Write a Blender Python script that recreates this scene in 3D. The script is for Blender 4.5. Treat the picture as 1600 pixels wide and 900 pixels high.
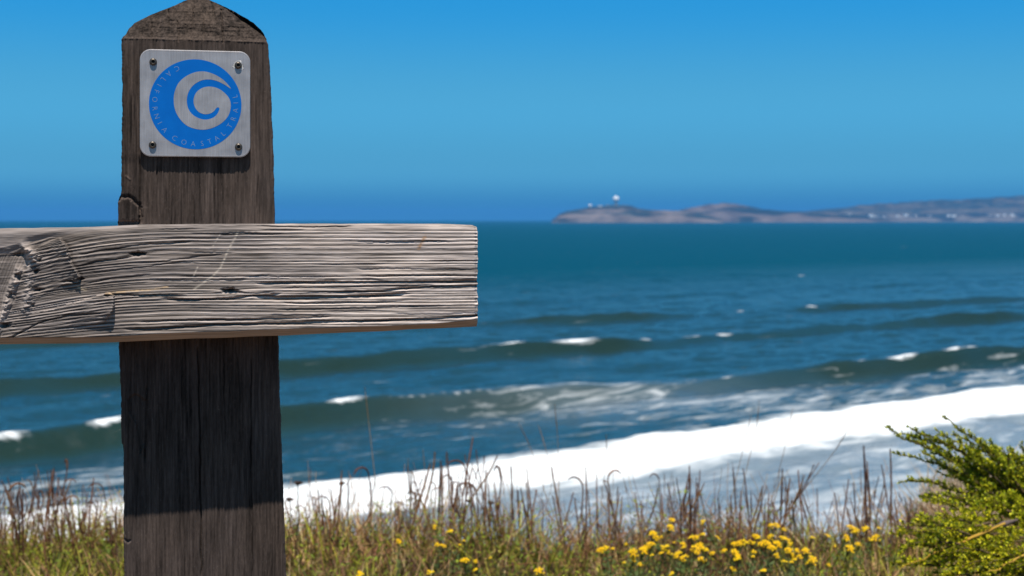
import bpy, bmesh, math, random
import numpy as np
from mathutils import Vector, geometry

S = bpy.context.scene
for o in list(bpy.data.objects):
    bpy.data.objects.remove(o)
R = math.radians
rng = np.random.default_rng(7)
random.seed(7)

# ------------------------------------------------------------------ camera, light
F = 2222.0            # focal length in photo pixels (50 mm on 36 mm)
HZ = 342.5            # horizon row in the photograph
ZC = 1.2              # eye height above the bluff top
SEA = ZC - 16.0
ANG = R(12.4)         # post and rail face the camera at this turn
SUN_EL, SUN_AZ = R(68.5), ANG - R(5)     # azimuth from -Y towards +X

cam = bpy.data.cameras.new('camera')
camo = bpy.data.objects.new('camera', cam)
S.collection.objects.link(camo)
camo.location = (0, 0, ZC)
camo.rotation_euler = (R(90), 0, 0)
cam.lens, cam.sensor_width = 50, 36
cam.shift_y = -(450 - HZ) / 1600
cam.clip_start, cam.clip_end = 0.05, 90000
cam.dof.use_dof = True
cam.dof.focus_distance = 1.74
cam.dof.aperture_fstop = 9.5
S.camera = camo

W = bpy.data.worlds.new('World'); S.world = W
W.use_nodes = True
nt = W.node_tree; nt.nodes.clear()
sky = nt.nodes.new('ShaderNodeTexSky'); sky.sky_type = 'NISHITA'
sky.sun_disc = False
sky.sun_elevation = SUN_EL
sky.sun_rotation = math.pi - SUN_AZ
sky.altitude = 0; sky.air_density = 1.0; sky.dust_density = 0.25; sky.ozone_density = 3.0
hs = nt.nodes.new('ShaderNodeHueSaturation')
hs.inputs['Saturation'].default_value = 1.30
hs.inputs['Hue'].default_value = 0.488
hs.inputs['Value'].default_value = 1.0
bg = nt.nodes.new('ShaderNodeBackground'); bg.inputs[1].default_value = 0.10
wo = nt.nodes.new('ShaderNodeOutputWorld')
# the view is low over the sea: read the clear sky a little above the horizon glow
tcw = nt.nodes.new('ShaderNodeTexCoord'); sep = nt.nodes.new('ShaderNodeSeparateXYZ'); com = nt.nodes.new('ShaderNodeCombineXYZ')
lift = nt.nodes.new('ShaderNodeMath'); lift.operation = 'MULTIPLY_ADD'; lift.inputs[1].default_value = .95; lift.inputs[2].default_value = .26
nt.links.new(tcw.outputs['Generated'], sep.inputs[0]); nt.links.new(sep.outputs[0], com.inputs[0]); nt.links.new(sep.outputs[1], com.inputs[1])
nt.links.new(sep.outputs[2], lift.inputs[0]); nt.links.new(lift.outputs[0], com.inputs[2]); nt.links.new(com.outputs[0], sky.inputs[0])
nt.links.new(sky.outputs[0], hs.inputs['Color']); 
# deep polarised blue: a smooth tint by height, paler above the sea band, darker to the zenith
ramp = nt.nodes.new('ShaderNodeValToRGB'); e = ramp.color_ramp.elements; ramp.color_ramp.interpolation = 'EASE'
SKYT = [(0.0, (.30, .66, .74)), (.035, (1.02, 1.37, 1.17)), (.08, (1.14, 1.62, 1.40)), (.16, (.42, 1.48, 1.62)), (.40, (.46, .74, .70)), (1.0, (.40, .45, .44))]
e[0].position, e[1].position = SKYT[0][0], SKYT[-1][0]
for p_, c_ in SKYT[1:-1]: e.new(p_)
for i_, (p_, c_) in enumerate(SKYT): e[i_].color = (*c_, 1)
mulc = nt.nodes.new('ShaderNodeMixRGB'); mulc.blend_type = 'MULTIPLY'; mulc.inputs[0].default_value = 1
nt.links.new(sep.outputs[2], ramp.inputs[0]); nt.links.new(hs.outputs[0], mulc.inputs[1]); nt.links.new(ramp.outputs[0], mulc.inputs[2])
nt.links.new(mulc.outputs[0], bg.inputs[0]); nt.links.new(bg.outputs[0], wo.inputs[0])

sl = bpy.data.lights.new('sun', 'SUN'); sl.energy = 5.0; sl.angle = R(0.53); sl.color = (1.0, 0.95, 0.88)
so = bpy.data.objects.new('sun', sl); S.collection.objects.link(so)
sv = Vector((math.sin(SUN_AZ) * math.cos(SUN_EL), -math.cos(SUN_AZ) * math.cos(SUN_EL), math.sin(SUN_EL)))
so.rotation_euler = sv.to_track_quat('Z', 'Y').to_euler()
so.location = (0, -5, 12)

S.view_settings.view_transform = 'Standard'; S.view_settings.look = 'None'
S.view_settings.exposure = 0.25; S.view_settings.gamma = 1.0
S.render.engine = 'CYCLES'
S.cycles.use_denoising = True
S.cycles.use_adaptive_sampling = False
S.cycles.max_bounces = 6; S.cycles.volume_bounces = 1
S.cycles.diffuse_bounces = 3; S.cycles.glossy_bounces = 3
S.cycles.sample_clamp_indirect = 4.0

# ------------------------------------------------------------------ helpers
C = S.collection

def tag(o, label=None, cat=None, group=None, kind=None):
    if label: o['label'] = label
    if cat: o['category'] = cat
    if group: o['group'] = group
    if kind: o['kind'] = kind
    return o

def empty(name, loc=(0, 0, 0), rz=0.0):
    o = bpy.data.objects.new(name, None); C.objects.link(o)
    o.location = loc; o.rotation_euler = (0, 0, rz); o.empty_display_size = 0.1
    return o

def mk_mesh(name, V, faces, mat=None, col=None, smooth=True, attrs=None):
    """V (n,3); faces: (m,k) array or list of such arrays (k 3 or 4)."""
    me = bpy.data.meshes.new(name)
    V = np.asarray(V, np.float32)
    if not isinstance(faces, list): faces = [faces]
    faces = [np.asarray(f, np.int32) for f in faces if len(f)]
    me.vertices.add(len(V)); me.vertices.foreach_set('co', V.ravel())
    loops = np.concatenate([f.ravel() for f in faces])
    tot = np.concatenate([np.full(len(f), f.shape[1], np.int32) for f in faces])
    st = np.concatenate([[0], np.cumsum(tot)[:-1]]).astype(np.int32)
    me.loops.add(len(loops)); me.loops.foreach_set('vertex_index', loops)
    me.polygons.add(len(tot)); me.polygons.foreach_set('loop_start', st); me.polygons.foreach_set('loop_total', tot)
    me.polygons.foreach_set('use_smooth', np.full(len(tot), smooth))
    me.update(calc_edges=True); me.validate()
    if col is not None:
        a = me.attributes.new('col', 'FLOAT_COLOR', 'POINT')
        c4 = np.ones((len(V), 4), np.float32); c4[:, :3] = col
        a.data.foreach_set('color', c4.ravel())
    if attrs:
        for k, v in attrs.items():
            a = me.attributes.new(k, 'FLOAT', 'POINT'); a.data.foreach_set('value', np.asarray(v, np.float32).ravel())
    if mat: me.materials.append(mat)
    return me

def obj(name, me, parent=None):
    o = bpy.data.objects.new(name, me); C.objects.link(o)
    if parent: o.parent = parent
    return o

def grid_faces(nr, nc, wrap=False):
    i = np.arange(nr - 1)[:, None]; j = np.arange(nc if wrap else nc - 1)[None, :]
    j2 = (j + 1) % nc
    return np.stack([(i * nc + j), (i * nc + j2), ((i + 1) * nc + j2), ((i + 1) * nc + j)], -1).reshape(-1, 4)

def _hash(ix, iy, seed):
    h = (ix.astype(np.int64) * 374761393 + iy.astype(np.int64) * 668265263 + seed * 974634777) & 0xFFFFFFFF
    h = ((h ^ (h >> 13)) * 1274126177) & 0xFFFFFFFF
    return ((h ^ (h >> 16)) & 0xFFFF) / 65535.0

def vn(x, y, seed=0):
    x = np.asarray(x, float); y = np.asarray(y, float)
    x, y = np.broadcast_arrays(x, y)
    ix = np.floor(x); iy = np.floor(y); fx = x - ix; fy = y - iy
    fx = fx * fx * (3 - 2 * fx); fy = fy * fy * (3 - 2 * fy)
    a = _hash(ix, iy, seed); b = _hash(ix + 1, iy, seed); c = _hash(ix, iy + 1, seed); d = _hash(ix + 1, iy + 1, seed)
    return (a * (1 - fx) + b * fx) * (1 - fy) + (c * (1 - fx) + d * fx) * fy

def fbm(x, y, seed=0, o=4):
    s = 0; a = 0.5; t = 0
    for k in range(o):
        s = s + a * vn(np.asarray(x) * 2 ** k + 17.3 * k, np.asarray(y) * 2 ** k + 5.1 * k, seed + k); t += a; a *= .5
    return s / t

def sst(e0, e1, x):
    t = np.clip((x - e0) / (e1 - e0), 0, 1); return t * t * (3 - 2 * t)

def poly_sd(px, py, poly):
    """signed distance, positive inside."""
    P = np.asarray(poly, float); n = len(P)
    d = np.full(px.shape, 1e9); ins = np.zeros(px.shape, bool)
    for i in range(n):
        a = P[i]; b = P[(i + 1) % n]; e = b - a
        t = np.clip(((px - a[0]) * e[0] + (py - a[1]) * e[1]) / (e @ e), 0, 1)
        d = np.minimum(d, np.hypot(px - a[0] - t * e[0], py - a[1] - t * e[1]))
        c = ((a[1] > py) != (b[1] > py))
        with np.errstate(divide='ignore', invalid='ignore'):
            xi = (b[0] - a[0]) * (py - a[1]) / (b[1] - a[1] if b[1] != a[1] else 1e-9) + a[0]
        ins ^= c & (px < xi)
    return np.where(ins, d, -d)

def line_d(px, py, pts):
    P = np.asarray(pts, float); d = np.full(px.shape, 1e9)
    for a, b in zip(P[:-1], P[1:]):
        e = b - a
        t = np.clip(((px - a[0]) * e[0] + (py - a[1]) * e[1]) / (e @ e), 0, 1)
        d = np.minimum(d, np.hypot(px - a[0] - t * e[0], py - a[1] - t * e[1]))
    return d

def at(x, y, d):
    """world point seen at photo pixel (x, y) at depth d"""
    return np.array([(x - 800) / F * d, d, ZC - (y - HZ) / F * d])

# ---- materials
def mat_new(name):
    m = bpy.data.materials.new(name); m.use_nodes = True
    n = m.node_tree.nodes; b = n['Principled BSDF']
    return m, n, m.node_tree.links, b

def node(n, t, **kw):
    x = n.new(t)
    for k, v in kw.items(): setattr(x, k, v)
    return x

def mat_plain(name, col, rough=0.7, metal=0.0, spec=0.5):
    m, n, l, b = mat_new(name)
    b.inputs['Base Color'].default_value = (*col, 1); b.inputs['Roughness'].default_value = rough
    b.inputs['Metallic'].default_value = metal; b.inputs['Specular IOR Level'].default_value = spec
    return m

def mat_attr(name, rough=0.85, spec=0.2, bump_scale=None, bump=0.2, bdist=0.001, var=0.25, vscale=(40, 40, 40), transl=0.0):
    """colour from the mesh's own 'col' attribute, varied by stretched noise"""
    m, n, l, b = mat_new(name)
    at_ = node(n, 'ShaderNodeAttribute', attribute_name='col')
    tc = node(n, 'ShaderNodeTexCoord'); mp = node(n, 'ShaderNodeMapping'); mp.inputs['Scale'].default_value = vscale
    l.new(tc.outputs['Object'], mp.inputs[0])
    nz = node(n, 'ShaderNodeTexNoise'); nz.inputs['Scale'].default_value = 1; nz.inputs['Detail'].default_value = 5
    l.new(mp.outputs[0], nz.inputs['Vector'])
    mr = node(n, 'ShaderNodeMapRange'); mr.inputs[1].default_value = .25; mr.inputs[2].default_value = .75
    mr.inputs[3].default_value = 1 - var; mr.inputs[4].default_value = 1 + var
    l.new(nz.outputs[0], mr.inputs[0])
    mx = node(n, 'ShaderNodeVectorMath', operation='SCALE')
    l.new(at_.outputs['Color'], mx.inputs[0]); l.new(mr.outputs[0], mx.inputs['Scale'])
    l.new(mx.outputs[0], b.inputs['Base Color'])
    b.inputs['Roughness'].default_value = rough; b.inputs['Specular IOR Level'].default_value = spec
    if bump_scale:
        mp2 = node(n, 'ShaderNodeMapping'); mp2.inputs['Scale'].default_value = bump_scale
        l.new(tc.outputs['Object'], mp2.inputs[0])
        n2 = node(n, 'ShaderNodeTexNoise'); n2.inputs['Scale'].default_value = 1; n2.inputs['Detail'].default_value = 4
        l.new(mp2.outputs[0], n2.inputs['Vector'])
        bp = node(n, 'ShaderNodeBump'); bp.inputs['Strength'].default_value = bump; bp.inputs['Distance'].default_value = bdist
        l.new(n2.outputs[0], bp.inputs['Height']); l.new(bp.outputs[0], b.inputs['Normal'])
    if transl:
        tr = node(n, 'ShaderNodeBsdfTranslucent'); l.new(mx.outputs[0], tr.inputs[0])
        ms = node(n, 'ShaderNodeMixShader'); ms.inputs[0].default_value = transl
        l.new(b.outputs[0], ms.inputs[1]); l.new(tr.outputs[0], ms.inputs[2])
        l.new(ms.outputs[0], n['Material Output'].inputs[0])
    return m

# ================================================================== THE SETTING
# sea: rows at constant depth, columns at constant bearing, surf laid out along the shore
CA = R(38.5)                                     # turn of the wave crests from the X axis
ca, sa_ = math.cos(CA), math.sin(CA)
def aq(X, Y): return ca * X + sa_ * Y, -sa_ * X + ca * Y       # along the crest, offshore
def px2sea(x, y):
    d = (ZC - SEA) * F / (y - HZ); return (x - 800) / F * d, d

def build_sea():
    Y = np.concatenate([np.arange(26, 60, 2.0), np.arange(60, 260, 0.62), np.arange(260, 420, 1.5), np.geomspace(422, 14500, 150)])
    t = np.concatenate([[-6, -3, -1.8, -1.2, -.9, -.7, -.6, -.5], np.linspace(-.45, .45, 560), [.5, .6, .7, .9, 1.2, 1.8, 3, 6]])
    YY, TT = np.meshgrid(Y, t, indexing='ij'); XX = TT * YY
    a, q = aq(XX, YY)
    wob = 2.0 * (vn(a / 34, 0 * a, 3) - .5) + 1.2 * (vn(a / 9, 0 * a, 4) - .5)
    z = np.zeros_like(XX); foam = np.zeros_like(XX); shoal = np.zeros_like(XX)
    def crest(qc, amp, wf, wb, seed, lo=.35):
        m = lo + (1 - lo) * sst(.25, .7, vn(a / 30 + seed * 7.7, 0 * a, seed))
        d = q - (qc + wob * 1.0 + 2.4 * (vn(a / 55, 0 * a, seed + 40) - .5))
        h = np.where(d < 0, np.exp(-(d / wf) ** 2), np.exp(-(d / wb) ** 2))
        return amp * m * h - .22 * amp * m * np.exp(-((d + 2.1 * wf) / (1.5 * wf)) ** 2), d, m
    h104, d104, m104 = crest(96.8 - .042 * (a - 40), 1.6, 1.4, 5.0, 11, .62)
    h140, d140, m140 = crest(131 + 0 * a, 1.35, 1.5, 6, 12, .55)
    h175, d175, m175 = crest(166 - .12 * (a - 165), 1.0, 2.0, 7, 13, .3)
    h220, _, _ = crest(212, .6, 3, 10, 14, .1)
    h123, _, _ = crest(113, .35, 2.5, 5, 15, .1)
    h158, _, _ = crest(148, .35, 2.5, 6, 16, .1)
    h90, _, _ = crest(84, .3, 2.0, 4, 17, .2)
    z += h104 + h140 + h175 + h220 + h123 + h158 + h90
    turbid_face_shade = np.zeros_like(q)  # shoreward wave faces: silty olive plus weaker sky reflection, painted as darker colour
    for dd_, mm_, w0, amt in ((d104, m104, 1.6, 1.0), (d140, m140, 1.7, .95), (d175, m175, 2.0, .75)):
        turbid_face_shade = np.maximum(turbid_face_shade, amt * np.clip(1.5 * mm_ - .42, 0, 1) * (.55 + .45 * sst(.25, .6, fbm(a / 20, 0 * a + w0, 35, 2))) * sst(.6, -.5, dd_) * sst(-2.1 * w0, -.9 * w0, dd_) * (.75 + .5 * fbm(a / 6, q / .8, 33, 3)))
    # broken bore
    edge_in = 64.6 + 2.2 * (vn(a / 18, 0 * a, 21) - .5) + 2.4 * (fbm(a / 5, q / 4, 22, 3) - .5)
    edge_out = 75.2 + 5 * (vn(a / 26, 0 * a, 23) - .5) + 2.6 * (fbm(a / 5, q / 4, 24, 3) - .5) - 1.0 * sst(80, 120, a)
    bore = sst(-2.2, 1.6, q - edge_in) * sst(-2.6, 2.6, edge_out - q)
    z += bore * (.25 + .6 * np.exp(-((q - edge_in - 2.2) / 3.0) ** 2) + .5 * (fbm(a / 2.2, q / 1.6, 25) - .5))
    foam = np.maximum(foam, bore * (1.38 + .5 * (fbm(a / 3.5, q / 2.2, 27, 3) - .5)))
    # wash towards the beach and lace behind the bore
    wash = sst(66.5, 63.5, q) * (.55 + .35 * fbm(a / 14, q / 2.4, 28, 3) + .35 * sst(56, 46, q))
    foam = np.maximum(foam, .34 * sst(66, 62, q) + .12 * sst(58, 48, q))
    lace = sst(95, 86, q) * sst(72, 80, q) * (.18 + .30 * sst(.35, .75, fbm(a / 16, q / 6, 31)))
    foam = np.maximum(foam, lace)
    patch = np.exp(-((a - 84) / 15) ** 2) * sst(80, 87, q) * sst(100, 95, q)
    foam = np.maximum(foam, patch * .41)
    trail = np.exp(-((a - 96) / 26) ** 2) * sst(74, 80, q) * sst(95, 87, q)
    foam = np.maximum(foam, trail * .42)
    wash = np.clip(np.maximum(wash, .20 * patch * (.5 + fbm(a / 5, q / 1.6, 36, 3)) + .15 * trail * fbm(a / 9, q / 2, 37, 3)), 0, 1)
    # whitecaps on the crests
    def cap(x, y, la, lq, s, dd=None):
        nonlocal foam
        X0, Y0 = px2sea(x, y)
        if dd is not None: X0, Y0 = X0 * .915, Y0 * .915
        a0, q0 = aq(X0, Y0)
        w = np.exp(-((a - a0) / la) ** 2)
        dq = (q - q0) if dd is None else (dd - .1)
        if dd is not None: lq = lq * .55; la = la * 1.25
        foam = np.maximum(foam, 1.35 * s * w * np.exp(-(dq / lq) ** 2) * (.62 + .7 * fbm(a / .8, q / .45, 29, 3)))
    for (x, y, la, lq, s, dd) in [(1395, 556, 2.6, .9, 1.15, d104), (1470, 549, 2.0, .8, .95, d104), (1500, 547, 1.2, .6, .9, d104), (1330, 562, 1.5, .6, .8, d104),
                                  (1120, 580, 1.2, .7, .8, d104), (550, 632, 1.7, .9, 1.1, d104), (160, 660, 1.5, 1.0, 1.25, d104), (0, 672, 1.6, .8, 1.0, d104),
                                  (770, 625, 5, .5, .5, d104), (900, 530, 4, .9, .85, d140), (800, 537, 3, .7, .7, d140), (1010, 522, 1.4, .7, .9, d140),
                                  (1095, 518, 1.6, .8, .95, d140), (1165, 517, 1.8, .8, .9, d140), (1245, 472, 1.2, .8, .9, d175), (1140, 477, 1, .7, .8, d175)]:
        cap(x, y, la, lq, s, dd)
    for (x, y) in [(1418, 386), (1250, 430), (1262, 429)]:
        d = px2sea(x, y)[1]; cap(x, y,   .0028 * d, .004 * d, .85)
    # chop
    fade = sst(1200, 200, YY)
    z += fade * (.80 * (fbm(a / 9, q / 3.4, 51, 3) - .5) + .46 * (fbm(a / 3.0, q / 1.5, 52, 3) - .5)) * (1 - .6 * bore)
    z += sst(150, 500, YY) * (.9 * (fbm(a / 60, q / 16, 53, 3) - .5) + .8 * (fbm(a / 22, q / 7, 54, 2) - .5))
    shoal = sst(360, 150, q)
    V = np.stack([XX, YY, SEA + z], -1).reshape(-1, 3)
    m, n, l, b = mat_new('sea_water')
    af = node(n, 'ShaderNodeAttribute', attribute_name='foam'); ash = node(n, 'ShaderNodeAttribute', attribute_name='shoal')
    tc = node(n, 'ShaderNodeTexCoord'); mp = node(n, 'ShaderNodeMapping')
    mp.inputs['Rotation'].default_value = (0, 0, -CA); l.new(tc.outputs['Object'], mp.inputs[0])
    st = node(n, 'ShaderNodeMapping'); st.inputs['Scale'].default_value = (.17, .85, .7); l.new(mp.outputs[0], st.inputs[0])
    n1 = node(n, 'ShaderNodeTexNoise'); n1.inputs['Scale'].default_value = 1.0; n1.inputs['Detail'].default_value = 7; n1.inputs['Roughness'].default_value = .62; n1.inputs['Distortion'].default_value = .8
    l.new(st.outputs[0], n1.inputs['Vector'])
    # foam factor = attr + (noise-.5)*k
    s1 = node(n, 'ShaderNodeMath', operation='MULTIPLY_ADD'); s1.inputs[1].default_value = 2.0; s1.inputs[2].default_value = -1.0
    l.new(n1.outputs[0], s1.inputs[0])
    s2 = node(n, 'ShaderNodeMath', operation='ADD'); l.new(s1.outputs[0], s2.inputs[0]); l.new(af.outputs['Fac'], s2.inputs[1])
    fr = node(n, 'ShaderNodeMapRange'); fr.inputs[1].default_value = .32; fr.inputs[2].default_value = 1.12; l.new(s2.outputs[0], fr.inputs[0])
    deep = node(n, 'ShaderNodeMixRGB'); deep.inputs[1].default_value = (.0002, .050, .086, 1); deep.inputs[2].default_value = (.011, .050, .074, 1)
    l.new(ash.outputs['Fac'], deep.inputs[0])
    atb = node(n, 'ShaderNodeAttribute', attribute_name='turbid_face_shade'); tb = node(n, 'ShaderNodeMixRGB'); tb.inputs[2].default_value = (.013, .031, .026, 1)
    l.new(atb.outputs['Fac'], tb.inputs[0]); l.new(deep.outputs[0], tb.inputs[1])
    aw = node(n, 'ShaderNodeAttribute', attribute_name='wash')
    wm = node(n, 'ShaderNodeMixRGB'); wm.inputs[2].default_value = (.25, .31, .36, 1); l.new(aw.outputs['Fac'], wm.inputs[0]); l.new(tb.outputs[0], wm.inputs[1])
    cm = node(n, 'ShaderNodeMixRGB'); cm.inputs[2].default_value = (.82, .84, .85, 1)
    l.new(wm.outputs[0], cm.inputs[1]); l.new(fr.outputs[0], cm.inputs[0]); l.new(cm.outputs[0], b.inputs['Base Color'])
    rr = node(n, 'ShaderNodeMapRange'); rr.inputs[3].default_value = .14; rr.inputs[4].default_value = .9; l.new(fr.outputs[0], rr.inputs[0]); l.new(rr.outputs[0], b.inputs['Roughness'])
    b.inputs['IOR'].default_value = 1.333
    b.inputs['Specular IOR Level'].default_value = 0.0
    st2 = node(n, 'ShaderNodeMapping'); st2.inputs['Scale'].default_value = (.3, 1.1, 1); l.new(mp.outputs[0], st2.inputs[0])
    n2 = node(n, 'ShaderNodeTexNoise'); n2.inputs['Scale'].default_value = .8; n2.inputs['Detail'].default_value = 6; n2.inputs['Roughness'].default_value = .65
    l.new(st2.outputs[0], n2.inputs['Vector'])
    bp = node(n, 'ShaderNodeBump'); bp.inputs['Strength'].default_value = 1.0; bp.inputs['Distance'].default_value = .24
    l.new(n2.outputs[0], bp.inputs['Height']); l.new(bp.outputs[0], b.inputs['Normal'])
    # wind-roughened open water mirrors little of the sky, the smoother water inside the surf more
    fn = node(n, 'ShaderNodeFresnel'); fn.inputs[0].default_value = 1.333; l.new(bp.outputs[0], fn.inputs['Normal'])
    gk = node(n, 'ShaderNodeMapRange'); gk.inputs[3].default_value = .15; gk.inputs[4].default_value = 1.0; l.new(ash.outputs['Fac'], gk.inputs[0])
    gm = node(n, 'ShaderNodeMath', operation='MULTIPLY'); l.new(fn.outputs[0], gm.inputs[0]); l.new(gk.outputs[0], gm.inputs[1])
    nf = node(n, 'ShaderNodeMath', operation='SUBTRACT'); nf.inputs[0].default_value = 1; l.new(fr.outputs[0], nf.inputs[1])
    gf = node(n, 'ShaderNodeMath', operation='MULTIPLY'); l.new(gm.outputs[0], gf.inputs[0]); l.new(nf.outputs[0], gf.inputs[1])
    gl = node(n, 'ShaderNodeBsdfGlossy'); gl.inputs['Roughness'].default_value = .16; l.new(bp.outputs[0], gl.inputs['Normal'])
    ms = node(n, 'ShaderNodeMixShader'); l.new(gf.outputs[0], ms.inputs[0]); l.new(b.outputs[0], ms.inputs[1]); l.new(gl.outputs[0], ms.inputs[2]); l.new(ms.outputs[0], n['Material Output'].inputs[0])
    me = mk_mesh('sea', V, grid_faces(len(Y), len(t)), m, attrs={'foam': foam, 'shoal': shoal, 'wash': wash, 'turbid_face_shade': np.clip(turbid_face_shade, 0, 1)})
    tag(obj('sea', me), kind='structure')
build_sea()

# bluff top, slope and beach as one sheet
def edge_y(x): return 5.35 + .5 * (vn(x / 1.7, 0 * x, 61) - .5) + .25 * (vn(x / .5, 0 * x, 62) - .5)
def ground_z(x, y):
    x = np.asarray(x, float); y = np.asarray(y, float)
    z = .10 * (fbm(x / .9, y / .9, 63) - .5) + .05 * (fbm(x / .25, y / .25, 64) - .5)
    z = z + .06 * np.exp(-((x + .2) / .25) ** 2 - ((y - 4.9) / .4) ** 2)
    z = z + .10 * np.exp(-((x - 2.05) / .42) ** 2 - ((y - 6.0) / .55) ** 2)
    z = z - .05 * sst(-.7, -1.6, x) * sst(3, 5, y)
    e = edge_y(x) + .9 * sst(1.3, 1.9, x)
    zb = z - np.maximum(0, y - e) * .95
    _, q = aq(x, y)
    return np.where(y > e, np.maximum(zb, SEA + .9 - (q - 8) * .03 + .4 * (fbm(x / 3, y / 3, 65) - .5)), z)

def build_ground():
    xs = np.concatenate([np.geomspace(-220, -4, 60), np.linspace(-3.9, 3.9, 260), np.geomspace(4, 220, 60)])
    ys = np.concatenate([-np.geomspace(200, 2.1, 40), np.linspace(-2, 3, 40), np.linspace(3.05, 7, 140), np.linspace(7.2, 30, 70), np.linspace(31, 190, 80)])
    YY, XX = np.meshgrid(ys, xs, indexing='ij')
    ZZ = ground_z(XX, YY)
    soil = np.array([.065, .045, .030]); sand = np.array([.47, .37, .265]); dark = np.array([.04, .032, .018])
    n = fbm(XX / .3, YY / .3, 66)[..., None]
    col = soil * (1 - n) + dark * n
    sm = np.clip(sst(.0, .5, np.exp(-((XX - 2.05) / .5) ** 2 - ((YY - 6.0) / .6) ** 2)) + sst(edge_y(XX) + .1, edge_y(XX) + 1.2, YY), 0, 1)[..., None]
    trail = sst(3.1, 2.2, YY)[..., None] * (.75 + .25 * n)
    col = col * (1 - trail) + np.array([.135, .092, .060]) * trail
    col = col * (1 - sm) + sand * (.85 + .3 * n) * sm
    V = np.stack([XX, YY, ZZ], -1).reshape(-1, 3)
    m = mat_attr('bluff_soil', .95, .1, (60, 60, 60), .5, .01, .3, (25, 25, 25))
    tag(obj('bluff_ground', mk_mesh('bluff_ground', V, grid_faces(len(ys), len(xs)), m, col.reshape(-1, 3))), kind='structure')
build_ground()

# far headland and hills
def build_hills():
    m = mat_attr('far_hill', .95, .1, (.02, .02, .02), .6, 6, .45, (.012, .012, .02))
    def rng_hill(name, prof, D, depth, seed, tint, cliff, top):
        prof = np.array(prof, float)
        px = np.linspace(prof[0, 0], prof[-1, 0], int((prof[-1, 0] - prof[0, 0]) * .9))
        ht = np.interp(px, prof[:, 0], HZ - prof[:, 1]) * D / F + ZC
        ht = ht + (HZ - np.interp(px, prof[:, 0], prof[:, 1])) * D / F * .12 * (fbm(px / 14, 0 * px, seed) - .5)
        ks = np.linspace(0, 1, 46)
        X = np.repeat(((px - 800) / F * D)[None], len(ks), 0)
        Yd = D + depth * (ks[:, None] - .35) + 0 * X
        X = X * (Yd / D)
        up = np.where(ks < .35, 0, 0) + np.interp(ks, [0, .05, .10, .22, .35, .6, 1], [-.35, 0, .38, .62, 1.0, .7, -.3])
        nz = fbm(X / 140, Yd / 160, seed + 1, 4) - .5
        Z = SEA + (ht - SEA)[None] * (up[:, None] + .5 * nz * np.interp(ks, [0, .12, .28, .35, .7, 1], [0, .5, .8, 0, .8, 0])[:, None])
        rel = np.clip((Z - SEA) / 90, 0, 1)
        veg = sst(.35, .62, fbm(X / 120, Yd / 130 + Z / 30, seed + 5) + .45 * (np.interp(ks, [0, .1, .22, .4], [0, .05, .5, .75])[:, None] - .4))
        col = np.array(cliff)[None, None] * (1 - veg[..., None]) + np.array(top)[None, None] * veg[..., None]
        V = np.stack([X, Yd, Z], -1).reshape(-1, 3)
        o = obj(name, mk_mesh(name, V, grid_faces(len(ks), len(px)), m, col.reshape(-1, 3)))
        tag(o, kind='structure'); return o
    rng_hill('headland', [(862, 343.5), (868, 340), (874, 334), (890, 329), (906, 326), (922, 323.5), (945, 321.5), (960, 320.5), (985, 321), (1000, 326), (1030, 329), (1060, 329), (1085, 332), (1110, 338), (1130, 344)], 6500, 420, 71, 0, (.16, .125, .105), (.028, .036, .032))
    rng_hill('headland_hill', [(1020, 344), (1045, 333), (1065, 327), (1090, 322), (1112, 318.5), (1132, 317), (1150, 318.5), (1175, 323), (1192, 327), (1225, 330), (1260, 331), (1310, 333), (1350, 338), (1390, 344)], 7400, 600, 72, 0, (.13, .10, .085), (.020, .027, .024))
    rng_hill('coastal_hills', [(1120, 344), (1180, 336), (1220, 332), (1280, 328), (1320, 324), (1350, 320), (1385, 318), (1410, 315.5), (1445, 314), (1475, 312), (1500, 311.5), (1530, 310), (1560, 307.5), (1600, 306), (1660, 301), (1760, 300), (1900, 310), (2100, 305), (2300, 330)], 8800, 1700, 73, 0, (.10, .085, .065), (.03, .04, .038))
    rng_hill('coastal_shore', [(1170, 344), (1220, 337.5), (1290, 336), (1400, 335), (1500, 333), (1600, 332), (1800, 330), (2000, 334), (2200, 344)], 8000, 420, 74, 0, (.14, .12, .105), (.025, .03, .03))
build_hills()

# ================================================================== FENCE
YP = 1.80
XP = (312 - 800) / F * YP
def loc(x, y, yl=0.0):
    """photo pixel -> (x, z) on the fence-local plane y = yl"""
    d = np.array([(x - 800) / F, 1.0, -(y - HZ) / F])
    nb = np.array([-math.sin(ANG), math.cos(ANG), 0]); xb = np.array([math.cos(ANG), math.sin(ANG), 0])
    O = np.array([XP, YP, 0.0]); c = np.array([0, 0, ZC])
    t = (yl + nb @ (O - c)) / (nb @ d)
    P = c + t * d
    return float(xb @ (P - O)), float(P[2])
PXM = 1.0 / (loc(313, 300)[0] - loc(312, 300)[0])    # pixels per metre on the post face

fence = empty('wooden_fence', (XP, YP, 0), ANG)
tag(fence, 'weathered grey timber fence post with a pale grained rail across it', 'fence')

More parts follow.
